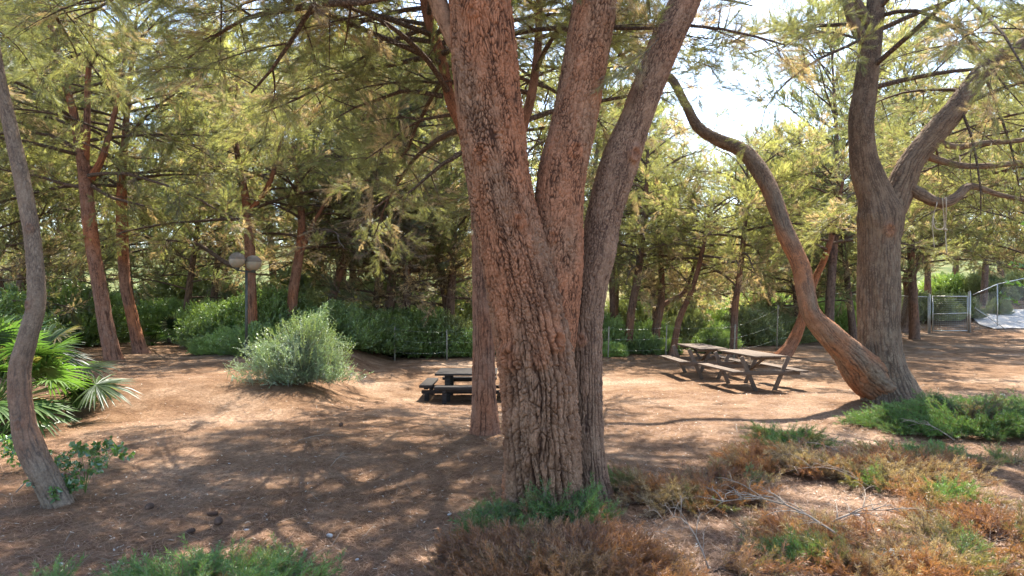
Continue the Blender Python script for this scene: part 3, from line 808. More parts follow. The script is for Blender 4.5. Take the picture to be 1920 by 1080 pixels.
SHADE_BOUGHS = [[(1108, -60, 14, 14.2), (1250, -120, 12, 13.6), (1400, -150, 8, 13), (1530, -150, 3, 12.4)], [(1108, -110, 13, 14.2), (1280, -170, 11, 14.6), (1450, -200, 8, 15), (1610, -190, 3, 15.4)],  # boughs above the view, added to shade the soil right of the trunks
        [(1108, -50, 13, 14.2), (1200, -140, 11, 12.8), (1300, -210, 8, 11.6), (1400, -270, 3, 10.6)], [(1108, -90, 12, 14.2), (1230, -150, 10, 14.2), (1350, -180, 8, 14), (1480, -170, 3, 14)],
        [(1108, -130, 12, 14.2), (1150, -190, 10, 13), (1180, -260, 8, 11.8), (1230, -330, 3, 10.8)], [(1108, -40, 12, 14.2), (1230, -110, 10, 13), (1340, -170, 8, 12.2), (1450, -210, 3, 11.5)]]
for rows, D_, lab, z0_, rad_, nb_, sd, av_ in shade:
    b = np.array([*W(rows[0][0], rows[0][1], D_)[:2], 0]); b[2] = gz(b[0], b[1])
    mid_tree(b, rows, D_, lab, z0_, rad_, nb_, sd, M_BARK_DG, up=(0, .8), dead_z=3.4, dens=.55, sec_len=1.5, rpr=.034, avoid=av_, extra=SHADE_BOUGHS if sd == 141 else ())

# ================================================================== woodland behind: four kinds, copied
def wood_tree(seed, H, rad, z0, pal, lean=.1, nb=30, dead_z=3.5):
    r_ = np.random.default_rng(seed)
    t = empty("pine_tree", (0, 0, 0), "x", "pine tree", "pines of the wood behind the clearing")
    a = r_.random()*6.28
    P = np.array([(math.cos(a)*lean*H*u**1.5 + .15*math.sin(5*u+seed), math.sin(a)*lean*H*u**1.5, H*u - .1, .17*(1-u)+.02) for u in np.linspace(0, 1, 9)])
    bark_tube("trunk", P, M_BARK_DG, t, 40, .05, .05, 3, .015, seed=seed, flare=.2, red=(.1, .2))
    prims = auto_prims(P, z0, rad, nb, r_, a, .045, (.15, 1.15), profile=lambda u: .8 + .5*u - .75*u*u, droop=-.15)
    crown_obj(crown(prims, r_, TM_FAR, sec_len=1.6, sec_sp=.34, tw_sp=.18, sec_up=.35, droop=.0, dead_z=dead_z, gaps=False, pal=pal), t, M_NEEDLE_FAR)
    return t
kinds = [wood_tree(201, 10.5, 3.4, 2.4, 'normal'), wood_tree(203, 12, 3.8, 3.0, 'bright'), wood_tree(205, 8.0, 3.0, 1.6, 'bright', .2), wood_tree(207, 9.5, 3.2, 2.0, 'bluish', .15), wood_tree(209, 7.0, 2.9, 1.3, 'dark', .25, dead_z=3.6)]
KN = ["tall olive-green pine", "tall pale yellow-green pine", "squat bright yellow-green pine", "blue-green pine", "low dark bushy pine"]
spots = [  # px, distance, kind, scale
    (-60, 21, 1, 1), (30, 24, 0, 1), (20, 19.5, 4, .9), (200, 25, 2, 1.1), (345, 23, 3, .75), (400, 27, 1, .85), (480, 32, 0, 1.05), 
    (640, 34, 1, 1.1), (700, 25, 0, .95), (735, 24, 4, 1.1), (760, 23.5, 0, .9), (850, 25, 4, 1.2), (840, 24, 0, .95), (1090, 29, 1, 1.0), (1150, 32, 0, .95), (600, 42, 1, 1.3), (100, 42, 0, 1.3),
    (1230, 30, 2, 1.0), (1300, 34, 2, 1.0), (1370, 31, 3, .8), (1440, 35, 2, .9), (1500, 32, 0, .75), (1560, 38, 2, 1.0), (1600, 30, 3, .9), (1660, 44, 2, 1.1), (1740, 47, 0, 1.2), (1850, 46, 1, 1.2), 
    (1560, 28, 1, 1.1), (1715, 31, 0, 1.15), (1990, 30, 0, 1.15), (1965, 27, 0, 1.1), (1500, 30, 3, .8), (1625, 36, 0, 1.5), (1880, 49, 3, 1.2), (1790, 56, 0, 1.3), (1960, 48, 1, 1.2), (860, 34, 1, 1.2), (720, 36, 2, 1.6), (1000, 42, 0, 1.3), (1180, 45, 1, 1.1), (1350, 50, 2, 1.15), (1480, 54, 2, 1.2), (420, 46, 1, 1.3), (820, 44, 0, 1.3), (-100, 32, 0, 1.2), (160, 33, 0, 1.2), (70, 36, 2, 1.4), (330, 37, 2, 1.5), (520, 38, 3, 1.35), (660, 31, 0, 1.0), (790, 33, 2, 1.3), (250, 31, 3, .9)]
used = [False]*5
rngk = np.random.default_rng(8)
SIDE = ["far left", "left", "left of the middle", "middle", "right of the middle", "right", "far right"]
seen = {}
for (px, D, k, s_) in spots:
    t = copy_tree(kinds[k]) if used[k] else kinds[k]
    used[k] = True
    x = (px-960)/FPX*D
    t.location = (x, D, float(gz(x, D)))
    t.rotation_euler = (0, 0, rngk.random()*6.28)
    t.scale = (s_, s_, s_)
    side = SIDE[int(np.clip((px+1)/1921*7, 0, 6))]
    depth = "front row" if D < 26 else ("second row" if D < 31.5 else ("third row" if D < 40 else "rearmost row"))
    seen.setdefault((KN[k], depth), []).append((px, side, t))
ORD = ["first", "second", "third", "fourth", "fifth", "sixth", "seventh", "eighth", "ninth", "tenth", "eleventh", "twelfth"]
def name_rows(seen, fmt):
    for (kn, dp), lst in seen.items():
        lst.sort(key=lambda v: v[0])
        for q, (px, side, t) in enumerate(lst):
            w = "the only one" if len(lst) == 1 else ("leftmost one" if q == 0 else ("rightmost one" if q == len(lst)-1 else "%s from left" % ORD[q]))
            t["label"] = fmt % (kn, dp, w)
name_rows(seen, "%s, %s of the wood, %s")

# ================================================================== shrubs
def leaf_tmpl(N, L, ll, lw, rng, spread=.9):
    """a leafy sprig along +Z, each leaf a folded diamond"""
    t = .1+.9*rng.random(N); a = rng.random(N)*6.28; sp = spread*(.6+.6*rng.random(N))
    base = np.stack([0*a, 0*a, t*L], 1)
    dr = np.stack([np.cos(a)*np.sin(sp), np.sin(a)*np.sin(sp), np.cos(sp)], 1)
    ln = ll*(.6+.7*rng.random(N)); sd = np.cross(dr, rng.normal(size=(N, 3))); sd /= np.linalg.norm(sd, axis=1)[:, None]
    nn = np.cross(dr, sd)
    tip = base+dr*ln[:, None]; m_ = base + dr*ln[:, None]*.5 + nn*lw*.15
    V = np.stack([base, m_+sd*lw/2, tip, base, tip, m_-sd*lw/2], 1).reshape(-1, 3)
    st = np.array([[-.003, 0, 0], [.003, 0, 0], [0, 0, L], [0, -.003, 0], [0, .003, 0], [0, 0, L]])
    return np.vstack([V, st]), np.concatenate([np.ones(N*6), np.zeros(6)])
LT = {}
LT['mastic'] = [leaf_tmpl(34, .34, .050, .020, rngT) for _ in range(4)]
LT['grey'] = [leaf_tmpl(52, .32, .020, .0075, rngT, .8) for _ in range(4)]
LT['big'] = [leaf_tmpl(26, .45, .10, .045, rngT) for _ in range(4)]

def shrub(name, root, rx, ry, h, n, tm, cols, rng, upright=.6, mat=None, sc_=1., stems=14, clump=2.2, jit=.35, amp=.5):
    """dome of sprigs on woody stems; root = Empty at the foot"""
    mb = MB()
    for k in range(stems):
        a = k*2.4+rng.random(); e = rng.random()**.5
        t = np.linspace(0, 1, 6)[:, None]
        end = np.array([math.cos(a)*rx*e*.8, math.sin(a)*ry*e*.8, h*(.55+.4*(1-e*e))])
        P = end*t*[1, 1, 1] + np.array([0, 0, .12*h])*np.sin(t*3.14) + rng.normal(size=3)*.06*t
        mb.tube(P, np.linspace(.012, .004, 6), 5, cap=False)
    mb.build("stem", M_WOOD, root)
    a = rng.random(n)*6.28; u = rng.random(n)
    el = np.arccos(1-u*.98); rr = .45+.55*rng.random(n)**.45
    lum = 1 + amp*fbm(np.cos(a)*np.sin(el)*clump, np.sin(a)*np.sin(el)*clump, np.cos(el)*clump, s=int(rng.integers(999)), o=3)
    d = np.stack([np.cos(a)*np.sin(el), np.sin(a)*np.sin(el), np.cos(el)], 1)
    P = d*(rr*lum)[:, None]*[rx, ry, h]
    P[:, 2] = np.abs(P[:, 2])*.92+.03
    dr = d*[1, 1, .5] + np.array([0, 0, upright]) + rng.normal(size=(n, 3))*jit
    s = (.6+.7*rng.random(n))*sc_
    P = P - dr/np.linalg.norm(dr, axis=1)[:, None]*.2*s[:, None]; P[:, 2] = np.maximum(P[:, 2], .02)
    V, k, I = place(tm, P, dr, s, rng)
    ca, cb = map(np.array, cols)
    f = np.clip(.5+.8*fbm(P[:, 0]*2, P[:, 1]*2, P[:, 2]*2, s=int(rng.integers(999)), o=2)+rng.normal(size=n)*.2, 0, 1)[:, None]
    C = (ca*(1-f)+cb*f)[I]*(.8+.4*rng.random(len(I)//3).repeat(3))[:, None]
    C[k == 0] = (.14, .12, .07)
    return mesh_np("foliage", V, [np.arange(len(V)).reshape(-1, 3)], mat or M_LEAF, root, col=C)

rs = np.random.default_rng(77)
b = G(550, 724)
t = empty("shrub", b + np.array([0, .5, 0]), "silvery green rounded shrub in the sun at the foot of the globe lamp", "shrub")
shrub("foliage", t, .86, .8, 1.2, 4000, LT['grey'], ((.38, .46, .38), (.27, .40, .18)), rs, upright=.55, stems=24, clump=2.6, jit=.8, amp=1.1)
spk = np.random.default_rng(5); _a = spk.random(170)*6.28; _e = spk.random(170)**.6
_P = np.stack([np.cos(_a)*_e*.8, np.sin(_a)*_e*.7, .75*(1.15-_e*_e)], 1); V, k, I = place(LT["grey"], _P, np.stack([np.cos(_a)*_e*.6, np.sin(_a)*_e*.6, .9+0*_a], 1)+spk.normal(size=(170, 3))*.2, 1.2+.6*spk.random(170), spk)
mesh_np("shoots", V, [np.arange(len(V)).reshape(-1, 3)], M_LEAF, t, col=np.where(k[:, None] > 0, np.array([[.26, .34, .13]]), np.array([[.25, .24, .16]])))
# hedge of wild shrubs behind: three kinds, copied
hk = []
for q, (rx, h, n, ca, cb, nm) in enumerate([(1.5, 1.5, 2600, (.13, .19, .05), (.25, .36, .09), "dark green mastic shrub"), (1.3, 1.2, 2200, (.22, .32, .08), (.38, .50, .14), "bright green leafy shrub"), (1.6, 1.9, 2800, (.19, .22, .08), (.34, .37, .15), "olive green twiggy shrub")]):
    t = empty("shrub", (0, 0, 0), "x", "shrub", "wild shrubs along the edge of the wood")
    shrub("foliage", t, rx, rx*.9, h, n, LT['mastic'], (ca, cb), rs, sc_=1.25, clump=2.6)
    hk.append((t, nm))
usedh = [False]*3; seenh = {}
hs = [(60, 24, 0, 1.2), (130, 22.5, 0, 1.25), (190, 27, 0, 1.1), (235, 26, 1, .8), (270, 27, 0, .9), (320, 26.5, 0, 1.0), (365, 25, 1, .95), (300, 31, 1, 1.2), (400, 23, 1, 1.0), (425, 21, 0, .8), (440, 18.6, 1, .62), (405, 18.8, 1, .5), (478, 18.2, 0, .6), (500, 21.5, 0, 1.0), (430, 28, 2, 1.1),
      (530, 22, 0, 1.0), (575, 20.8, 1, .8), (625, 20.4, 0, .9), (660, 21.5, 1, 1.0), (700, 22, 0, .95), (735, 23.2, 0, .95), (790, 23.2, 0, 1.0), (840, 23.4, 2, .72), (880, 23.2, 1, .9), (800, 27, 1, 1.2), (930, 24, 0, .9), (640, 27, 2, 1.1),
      (1130, 24, 0, .8), (1145, 22.6, 1, .45), (1205, 23.6, 0, .5), (1225, 26, 1, .8), (1250, 23.2, 1, .4), (1290, 27, 2, .8), (1330, 27, 1, .9), (1340, 23.6, 0, .5), (1400, 28, 2, .9), (1430, 30, 2, 1.1), (1480, 31, 2, 1.0), (1500, 34, 1, 1.0), (1550, 36, 1, 1.4), (1590, 37, 1, 1.2), (1330, 34, 1, 1.3), (1180, 33, 2, 1.2), (1650, 41, 2, 1.1), (1700, 41, 2, 1.1),
      (1760, 40, 2, .9), (1800, 41, 2, .8), (1850, 48, 2, 1.1), (1900, 50, 2, 1.0), (1870, 42.5, 2, .5), (0, 20, 1, 1.1), (-60, 17, 0, 1.2), (150, 30, 1, 1.3), (80, 31, 2, 1.6), (230, 33, 1, 1.7), (350, 34, 2, 1.8), (480, 33, 1, 1.6), (570, 32, 2, 1.6), (690, 31, 2, 1.5), (760, 33, 1, 1.7), (870, 32, 2, 1.6), (1100, 34, 1, 1.4), (1260, 38, 2, 1.8), (1420, 40, 1, 1.8), (1530, 44, 2, 2.0), (1780, 50, 1, 1.5), (1930, 52, 2, 1.4)]
for (px, D, k, s_) in hs:
    t, nm = hk[k]
    if usedh[k]: t = copy_tree(t)
    usedh[k] = True
    x = (px-960)/FPX*D
    t.location = (x, D, float(gz(x, D))-.02); t.rotation_euler = (0, 0, rngk.random()*6.28); t.scale = (s_, s_, s_*(.85+.3*rngk.random()))
    size = "small" if s_ < .7 else ("large" if s_ > 1.05 else "mid-sized")
    seenh.setdefault((size + " " + nm, "far back" if D > 29 else "edge of clearing"), []).append((px, "", t))
name_rows(seenh, "%s, %s, %s")

# ================================================================== fan palm
def fan_leaf(mb_v, rng, base, d, L, R, col, acc):
    """petiole + fan of pleated blades"""
    d = d/np.linalg.norm(d); n = 7; t = np.linspace(0, 1, n)[:, None]
    P = base + d*L*t + np.array([0, 0, -.22*L])*t**2
    acc.tube(P, np.linspace(.009, .005, n), 5, cap=False)
    h = P[-1]; f = P[-1]-P[-2]; f /= np.linalg.norm(f)
    s = np.cross(f, [0, 0, 1.]); s /= np.linalg.norm(s)+1e-6; u = np.cross(s, f)
    roll = rng.normal()*.35; s, u = s*math.cos(roll)+u*math.sin(roll), u*math.cos(roll)-s*math.sin(roll)
    nb = 34
    for k in range(nb):
        a = (k/(nb-1)-.5)*2*2.0*(.95+.1*rng.random())
        bd = f*math.cos(a)+s*math.sin(a)
        bl = R*(.72+.28*math.cos(a*.7))*(.9+.2*rng.random())
        w = .017*(R/.5)
        sd = np.cross(bd, u); sd /= np.linalg.norm(sd)
        tt = np.array([0, .35, .7, 1.]); ww = np.array([.15, 1, .7, .02])*w
        dro = -.16*bl*(tt**2.2)*(1+1.6*rng.random())
        up_ = u if u[2] > 0 else -u
        C = h + bd*(bl*tt)[:, None] + np.array([0, 0, 1.])*dro[:, None]
        Lf, Rt = C - sd*ww[:, None], C + sd*ww[:, None]
        Cn = C - up_*(ww*.45)[:, None]
        V = np.stack([Lf, Cn, Rt], 1).reshape(-1, 3)
        Qd = []
        for m_ in range(3):
            o = m_*3; Qd += [[o, o+1, o+4, o+3], [o+1, o+2, o+5, o+4]]
        mb_v.append((V, np.array(Qd), np.tile(col*(.8+.4*rng.random()), (12, 1))))

def palm(root, n, L, R, rng, cols, spread=1.35, h0=.25):
    acc = MB(); leaves = []
    for k in range(n):
        a = k*2.4+rng.normal()*.2; e = (k+.5)/n
        el = math.radians(88 - 75*e**.8*spread + rng.normal()*6)
        d = np.array([math.cos(a)*math.cos(el), math.sin(a)*math.cos(el), math.sin(el)])
        c = np.array(cols[0])*(1-rng.random())+np.array(cols[1])*rng.random()
        c = c if rng.random() > .10 else np.array([.30, .24, .12])
        mb_v = []
        fan_leaf(mb_v, rng, np.array([0, 0, h0*rng.random()]) + d*.05, d, L*(.75+.5*rng.random()), R*(.8+.35*rng.random()), c, acc)
        V = np.concatenate([m_[0] for m_ in mb_v]); Qs = []; o = 0
        for m_ in mb_v: Qs.append(m_[1]+o); o += len(m_[0])
        mesh_np("fan_leaf", V, [np.concatenate(Qs)], M_PALM, root, col=np.concatenate([m_[2] for m_ in mb_v]))
    acc.build("petioles", M_PALMST, root)
    mt = MB(); mt.tube([(0, 0, -.05), (.02, 0, .15), (0, .02, h0+.05)], [.11, .13, .07], 14); mt.build("trunk", M_WOOD, root)
M_PALMST = plain("palm_stalk_green", (.13, .2, .05), .4)
rp = np.random.default_rng(19)
b = G(30, 800)
t = empty("fan_palm", b+np.array([-.45, .15, .08]), "big glossy dwarf fan palm behind the slim grey stem at the left edge", "fan palm")
palm(t, 84, 1.22, .58, rp, ((.07, .12, .035), (.13, .20, .055)), spread=1.12)
b = G(300, 628)
t = empty("fan_palm", np.array([*W(320, 615, 22.5)[:2], float(gz(W(320, 615, 22.5)[0], 22.5))]), "dark small fan palm in front of the shrubs on the left edge of the wood", "fan palm")
palm(t, 22, .6, .5, rp, ((.05, .10, .02), (.08, .16, .03)))
t = empty("fan_palm", np.array([*W(440, 650, 19.5)[:2], float(gz(W(440, 650, 19.5)[0], 19.5))]), "small fan palm among the shrubs just left of the lamp post", "fan palm")
palm(t, 22, .5, .45, rp, ((.06, .13, .02), (.1, .2, .035)))

# ================================================================== creeping juniper
JT = [template(56, .17, .032, .0042, rngT, .8, start=.0) for _ in range(6)]
def juniper(px, py, rx, ry, h, n, mixc, label, seed, name="juniper", cat="juniper", offs=(0, 0)):
    r_ = np.random.default_rng(seed)
    b = G(px, py); b[0] += offs[0]; b[1] += offs[1]; b[2] = gz(b[0], b[1])
    t = empty(name, b, label, cat, "creeping juniper mats")
    mb = MB(); Ps, Ds = [], []
    n = int(n*.50); h *= .52; ns = n//16
    for k in range(ns):
        a = r_.random()*6.28; e = math.sqrt(r_.random())
        x, y = math.cos(a)*e*rx, math.sin(a)*e*ry
        if fbm(np.array([(x+b[0])*1.7]), np.array([(y+b[1])*1.7]), s=340, o=2)[0] < -.04-.9*max(0, mixc-.3): continue
        lum = float(.55+.75*abs(vnoise(np.array([x*2.3+seed]), np.array([y*2.3]), s=seed)[0]))
        az = a + r_.normal()*.8; L = (.22+.3*r_.random())*min(1, .25+rx*1.6)
        g = float(gz(b[0]+x, b[1]+y)) - b[2]
        hh = h*lum*(1.05-e*e*.8)
        q = np.linspace(0, 1, 5)[:, None]
        P = np.array([x, y, g]) + np.array([math.cos(az)*L, math.sin(az)*L, 0])*q + np.array([0, 0, 1])*hh*(.25+.75*np.sin(q*1.9)**1.0)*(.6+.6*r_.random())
        mb.tube(P, np.linspace(.006, .002, 5), 4, cap=False)
        m_ = 16; u = .15+.85*r_.random(m_)
        pp = np.stack([np.interp(u*4, np.arange(5), P[:, c]) for c in range(3)], 1)
        Ps.append(pp); Ds.append(np.array([math.cos(az), math.sin(az), .45]) + r_.normal(size=(m_, 3))*.55)
    P = np.concatenate(Ps); D = np.concatenate(Ds); D[:, 2] = np.abs(D[:, 2])*.8
    V, k, I = place(JT, P, D, .55+.75*r_.random(len(P)), r_)
    wx, wy = P[:, 0]+b[0], P[:, 1]+b[1]
    f = fbm(wx*2.2, wy*2.2, s=300, o=3)*1.5 + r_.normal(size=len(P))*.12 + mixc
    green = np.array([.12, .205, .055])*(1+.5*fbm(wx*3, wy*3, s=310, o=2))[:, None]
    olive = np.array([.21, .185, .07]); rust = np.array([.32, .148, .072])*(1+.4*fbm(wx*5, wy*5, s=320, o=2))[:, None]
    fa = S((f-.05)/.3)[:, None]; fb = S((f+.30)/.3)[:, None]
    tf = S((fbm(wx*4.1, wy*4.1, s=330, o=3)+.02)/.25)[:, None]
    tf = tf*(.35 if mixc < -.8 else 1)
    dry = rust*(1-tf) + np.array([.38, .27, .165])*tf
    c = dry*(1-fb) + fb*(olive*(1-fa)+green*fa)
    C = c[I]*(.7+.6*r_.random(len(I)//3).repeat(3))[:, None]
    C[k == 0] = (.2, .13, .09)
    WV = np.concatenate(mb.V); WQ = np.concatenate(mb.Q); T = np.arange(len(V)).reshape(-1, 3)+len(WV)
    mesh_np("foliage", np.vstack([WV, V]), [WQ, T], [M_WOOD, M_JUN], t, col=np.vstack([np.full((len(WV), 3), .1), C]), midx=np.concatenate([np.zeros(len(WQ)), np.ones(len(T))]))
    return t
juniper(1840, 805, 1.5, .75, .55, 12000, .9, "lush green juniper mat right of the forked tree's base", 401)
juniper(1920, 790, 1.0, .9, .38, 5000, .9, "green juniper clump cut off by the right edge", 402)
juniper(1465, 835, .28, .22, .30, 900, .7, "small dark green juniper tuft on the open soil, apart from the mats", 403)
juniper(1570, 880, 1.0, .6, .26, 8500, -.25, "olive and rust juniper mat between the small tuft and the green mat", 404)
juniper(1790, 900, 1.4, .8, .26, 14000, -.02, "mottled green and tan juniper sprawl on the right", 405)
juniper(1290, 925, .55, .45, .36, 5200, -.3, "bushy tan juniper tuft just right of the twin trunks", 406)
juniper(1450, 960, .95, .6, .22, 8500, -.5, "rusty dried juniper patch in the sunlight", 407)
juniper(1045, 985, .17, .10, .42, 1300, .7, "green juniper sprig at the foot of the biggest trunk", 408, offs=(.02, -.12))
juniper(925, 1012, .14, .12, .26, 900, .7, "dark green juniper tuft left of the biggest trunk's foot", 409)
juniper(1040, 1075, .5, .32, .30, 7500, -1.3, "rust-brown dead juniper in front of the biggest trunk", 410)
juniper(1215, 1070, .7, .45, .24, 8500, -.95, "brownish juniper mat in front of the twin trunks", 411)
juniper(400, 1125, .58, .20, .17, 6500, .45, "bright green juniper mat at the bottom left", 412)
juniper(190, 1130, .4, .16, .12, 1800, .15, "yellowish thin juniper sprays at the bottom left corner", 413)
juniper(1640, 1040, .55, .35, .16, 5200, -.35, "sparse tan juniper sprays around the clear plastic sheet", 414)
juniper(1860, 1030, .8, .5, .15, 6500, -.35, "thin dry juniper runners at the bottom right", 415)

# ================================================================== litter and small things on the ground
rl = np.random.default_rng(31)
def litter(n, lo, hi, ln, w, seed):
    r_ = np.random.default_rng(seed)
    D = lo*(hi/lo)**r_.random(n)
    x = (r_.random(n)*2-1)*D*.80
    z = gz(x, D) + .012*fbm(x*4, D*4, s=21, o=3) + .006
    a = r_.random(n)*6.28; L = ln*(.5+r_.random(n)); c = r_.normal(size=n)*.25
    d = np.stack([np.cos(a), np.sin(a), r_.random(n)*.22], 1)*L[:, None]
    s = np.stack([-np.sin(a), np.cos(a), 0*a], 1)*w/2
    P = np.stack([x, D, z], 1)
    mid = P + d*.5 + s*(c*12)[:, None] + np.array([0, 0, .004])
    V = np.stack([P-s, P+s, mid+s, mid-s, P+d], 1)
    base = np.arange(n)[:, None]*5
    Qd = base+np.array([[0, 1, 2, 3]]); Tt = base+np.array([[3, 2, 4]])
    f = r_.random(n)[:, None]
    C = np.array([.17, .075, .042])*(1-f) + np.array([.42, .26, .16])*f
    C = np.repeat(C*(.7+.6*r_.random((n, 1))), 5, axis=0)
    return V.reshape(-1, 3), Qd, Tt, C
Va, Qa, Ta, Ca = litter(170000, 3.9, 14, .085, .0028, 5)
Vb_, Qb_, Tb_, Cb_ = litter(9000, 3.9, 16, .032, .013, 6)
Cb_ = np.where(rl.random((len(Cb_)//5, 1)).repeat(5, 0) < .25, np.array([[.52, .46, .38]]), np.array([[.10, .055, .035]]))
Vc_, Qc_, Tc_, Cc_ = litter(900, 3.9, 18, .22, .006, 7)
Cc_ = Cc_*0 + np.array([[.26, .20, .15]])
Qa = np.concatenate([Qa, Qb_+len(Va), Qc_+len(Va)+len(Vb_)]) if Qa.ndim == 2 else Qa
Ta = np.concatenate([Ta, Tb_+len(Va), Tc_+len(Va)+len(Vb_)]); Va = np.concatenate([Va, Vb_, Vc_]); Ca = np.concatenate([Ca, Cb_, Cc_])
tag(mesh_np("pine_litter", Va, [Qa, Ta], M_LITTER, col=Ca), kind="stuff", label="fallen rust and tan pine needles strewn over the soil", cat="pine litter")

def dead_branch(px, py, L, az, seed, label, up=.10, nb=9, r=.011, col=0):
    r_ = np.random.default_rng(seed); b = G(px, py)
    mb = MB()
    def grow(p, a, L, r, lev):
        m_ = 8; t = np.linspace(0, 1, m_)[:, None]; cv = r_.normal()*.25
        e = r_.random()*.25
        P = p + np.concatenate([np.cos(a+cv*t)*L*t, np.sin(a+cv*t)*L*t, (.7*e+up)*L*np.sin(t*2.6)], 1) + r_.normal(size=(m_, 3))*.01*L*t
        mb.tube(P, np.linspace(r, r*.3, m_), 6)
        if lev < 2:
            for k in range(nb if lev == 0 else 4):
                u = .2+.75*(k+r_.random())/(nb if lev == 0 else 4); j = min(m_-1, int(u*(m_-1)))
                grow(P[j], a + (1 if k % 2 else -1)*(.5+.5*r_.random()), L*(.2+.25*r_.random()), r*.5, lev+1)
    grow(np.array([0, 0, .03]), az, L, r, 0)
    t = mb.build("dead_branch", M_DEAD, None, smooth=True)
    t.location = b; tag(t, label, "branch", "fallen branches")
m, nt, out = newmat("weathered_twig"); pbr(nt, out, ramp(nt, noise(nt, objvec(nt), 25), [(.3, (.18, .135, .10)), (.7, (.38, .31, .25))]), .85); M_DEAD = m
dead_branch(1600, 1035, 1.1, 2.7, 1, "bleached fallen branch with many bare side twigs in the shaded strip at the bottom right", nb=14)
dead_branch(1520, 1010, .9, .3, 2, "brown bare branch pointing right in the juniper, above the plastic sheet")
dead_branch(1490, 835, .55, -.9, 3, "short straight stick leaning by the small juniper tuft", nb=2)
dead_branch(1590, 860, .7, 2.9, 4, "pale twig lying across the olive juniper mat", nb=5, r=.007)
dead_branch(1640, 925, .8, 3.0, 5, "thin bleached twig on the rusty juniper patch", nb=6, r=.006)
dead_branch(1330, 1080, .5, 1.9, 6, "upright bare twigs at the bottom edge near the middle", up=.5, nb=8, r=.006)
dead_branch(1180, 1030, .35, .2, 7, "little white twig in front of the twin trunks", nb=4, r=.005)
dead_branch(1790, 830, .6, 2.6, 8, "curved grey branch under the lush green juniper", nb=5, r=.010)
dead_branch(1850, 985, .45, .7, 9, "short twig sticking up among thin runners on the right", nb=4, r=.006)
dead_branch(30, 930, .5, 1.2, 10, "dry forked stick left of the slim grey stem's foot", up=.3, nb=4, r=.006)
dead_branch(560, 830, .5, .2, 11, "small dark twig on the shaded ground, far left of the trunks", nb=3, r=.005, up=.02)
dead_branch(620, 880, .4, 1.2, 12, "tiny stick on the shaded ground left of the trunk's shadow", nb=3, r=.004, up=.05)

# pine cones
M_CONE = plain("pine_cone_brown", (.13, .075, .05), .8)
def cone(px, py, label, s=1.):
    b = G(px, py); mb = MB(); L = .075*s
    mb.tube([(0, 0, .02), (L*.3, 0, .022), (L*.8, 0, .024), (L, 0, .025)], [.010*s, .019*s, .015*s, .004*s], 10)
    for k in range(46):
        u = k/46; a = k*2.4; r = .021*s*math.sin(.5+2.4*u)
        c = np.array([L*u, math.cos(a)*r, .022+math.sin(a)*r]); d = np.array([.3, math.cos(a), math.sin(a)])
        sd = np.array([0, -math.sin(a), math.cos(a)])*.007*s
        mb.add([c-sd-d*.006*s, c+sd-d*.006*s, c+sd*.8+d*.009*s, c-sd*.8+d*.009*s, c-sd-d*.006*s+[.004, 0, 0], c+sd-d*.006*s+[.004, 0, 0]], [[0, 1, 2, 3], [3, 2, 5, 4]])
    o = mb.build("pine_cone", M_CONE); o.location = b; o.rotation_euler = (0, 0, px*.7)
    tag(o, label, "pine cone", "fallen pine cones")
for (px, py, lb, s_) in [(409, 967, "pine cone, upper of the touching pair at the lower left", 1.2), (411, 979, "pine cone, lower of the touching pair at the lower left", 1.2), (285, 953, "single dark pine cone on the soil right of the slim grey stem", 1.2), (365, 1000, "pine cone just above the bottom left juniper mat", .9), (640, 800, "pine cone in the shade left of the red-barked trunk", 1.1)]:
    cone(px, py, lb, s_)
# pale stones / paper scraps
M_STONE = plain("pale_stone", (.55, .53, .5), .8)
def stone(px, py, s, label):
    b = G(px, py); r_ = np.random.default_rng(int(px))
    import bmesh
    bm = bmesh.new(); bmesh.ops.create_icosphere(bm, subdivisions=3, radius=1)
    V = np.array([v.co[:] for v in bm.verts]); T = np.array([[v.index for v in f.verts] for f in bm.faces]); bm.free()
    V = V*(1+.35*fbm(V[:, 0]*1.6+px, V[:, 1]*1.6, V[:, 2]*1.6, s=4, o=3))[:, None]*[s, s*.6, s*.38] + [0, 0, s*.2]
    o = mesh_np("stone", V, [T], M_STONE, smooth=True); o.location = b; o.rotation_euler = (0, 0, px)
    tag(o, label, "stone", "pale stones on the soil")
for (px, py, s_, lb) in [(462, 996, .022, "pale pebble right of the pine cone pair"), (113, 1061, .028, "white pebble at the bottom left corner"), (618, 1006, .035, "bluish white chip right of the bottom left juniper"), (694, 962, .022, "white pebble beside the long trunk shadow"),
                        (843, 966, .025, "white pebble left of the biggest trunk's foot"), (1317, 905, .05, "white stone on the tan juniper tuft"), (670, 1050, .02, "small pale pebble at the bottom, in the trunk's shadow"), (1606, 967, .04, "pale stone in the rusty juniper patch"), (508, 770, .02, "tiny pale pebble on the shaded slope"), (836, 757, .03, "white pebble in front of the low table"), (1880, 742, .06, "white stone by the green juniper at the right"),
                        (980, 1000, .018, "tiny white chip under the biggest trunk"), (430, 870, .018, "pale pebble in the shade in the middle left")]:
    stone(px, py, s_, lb)

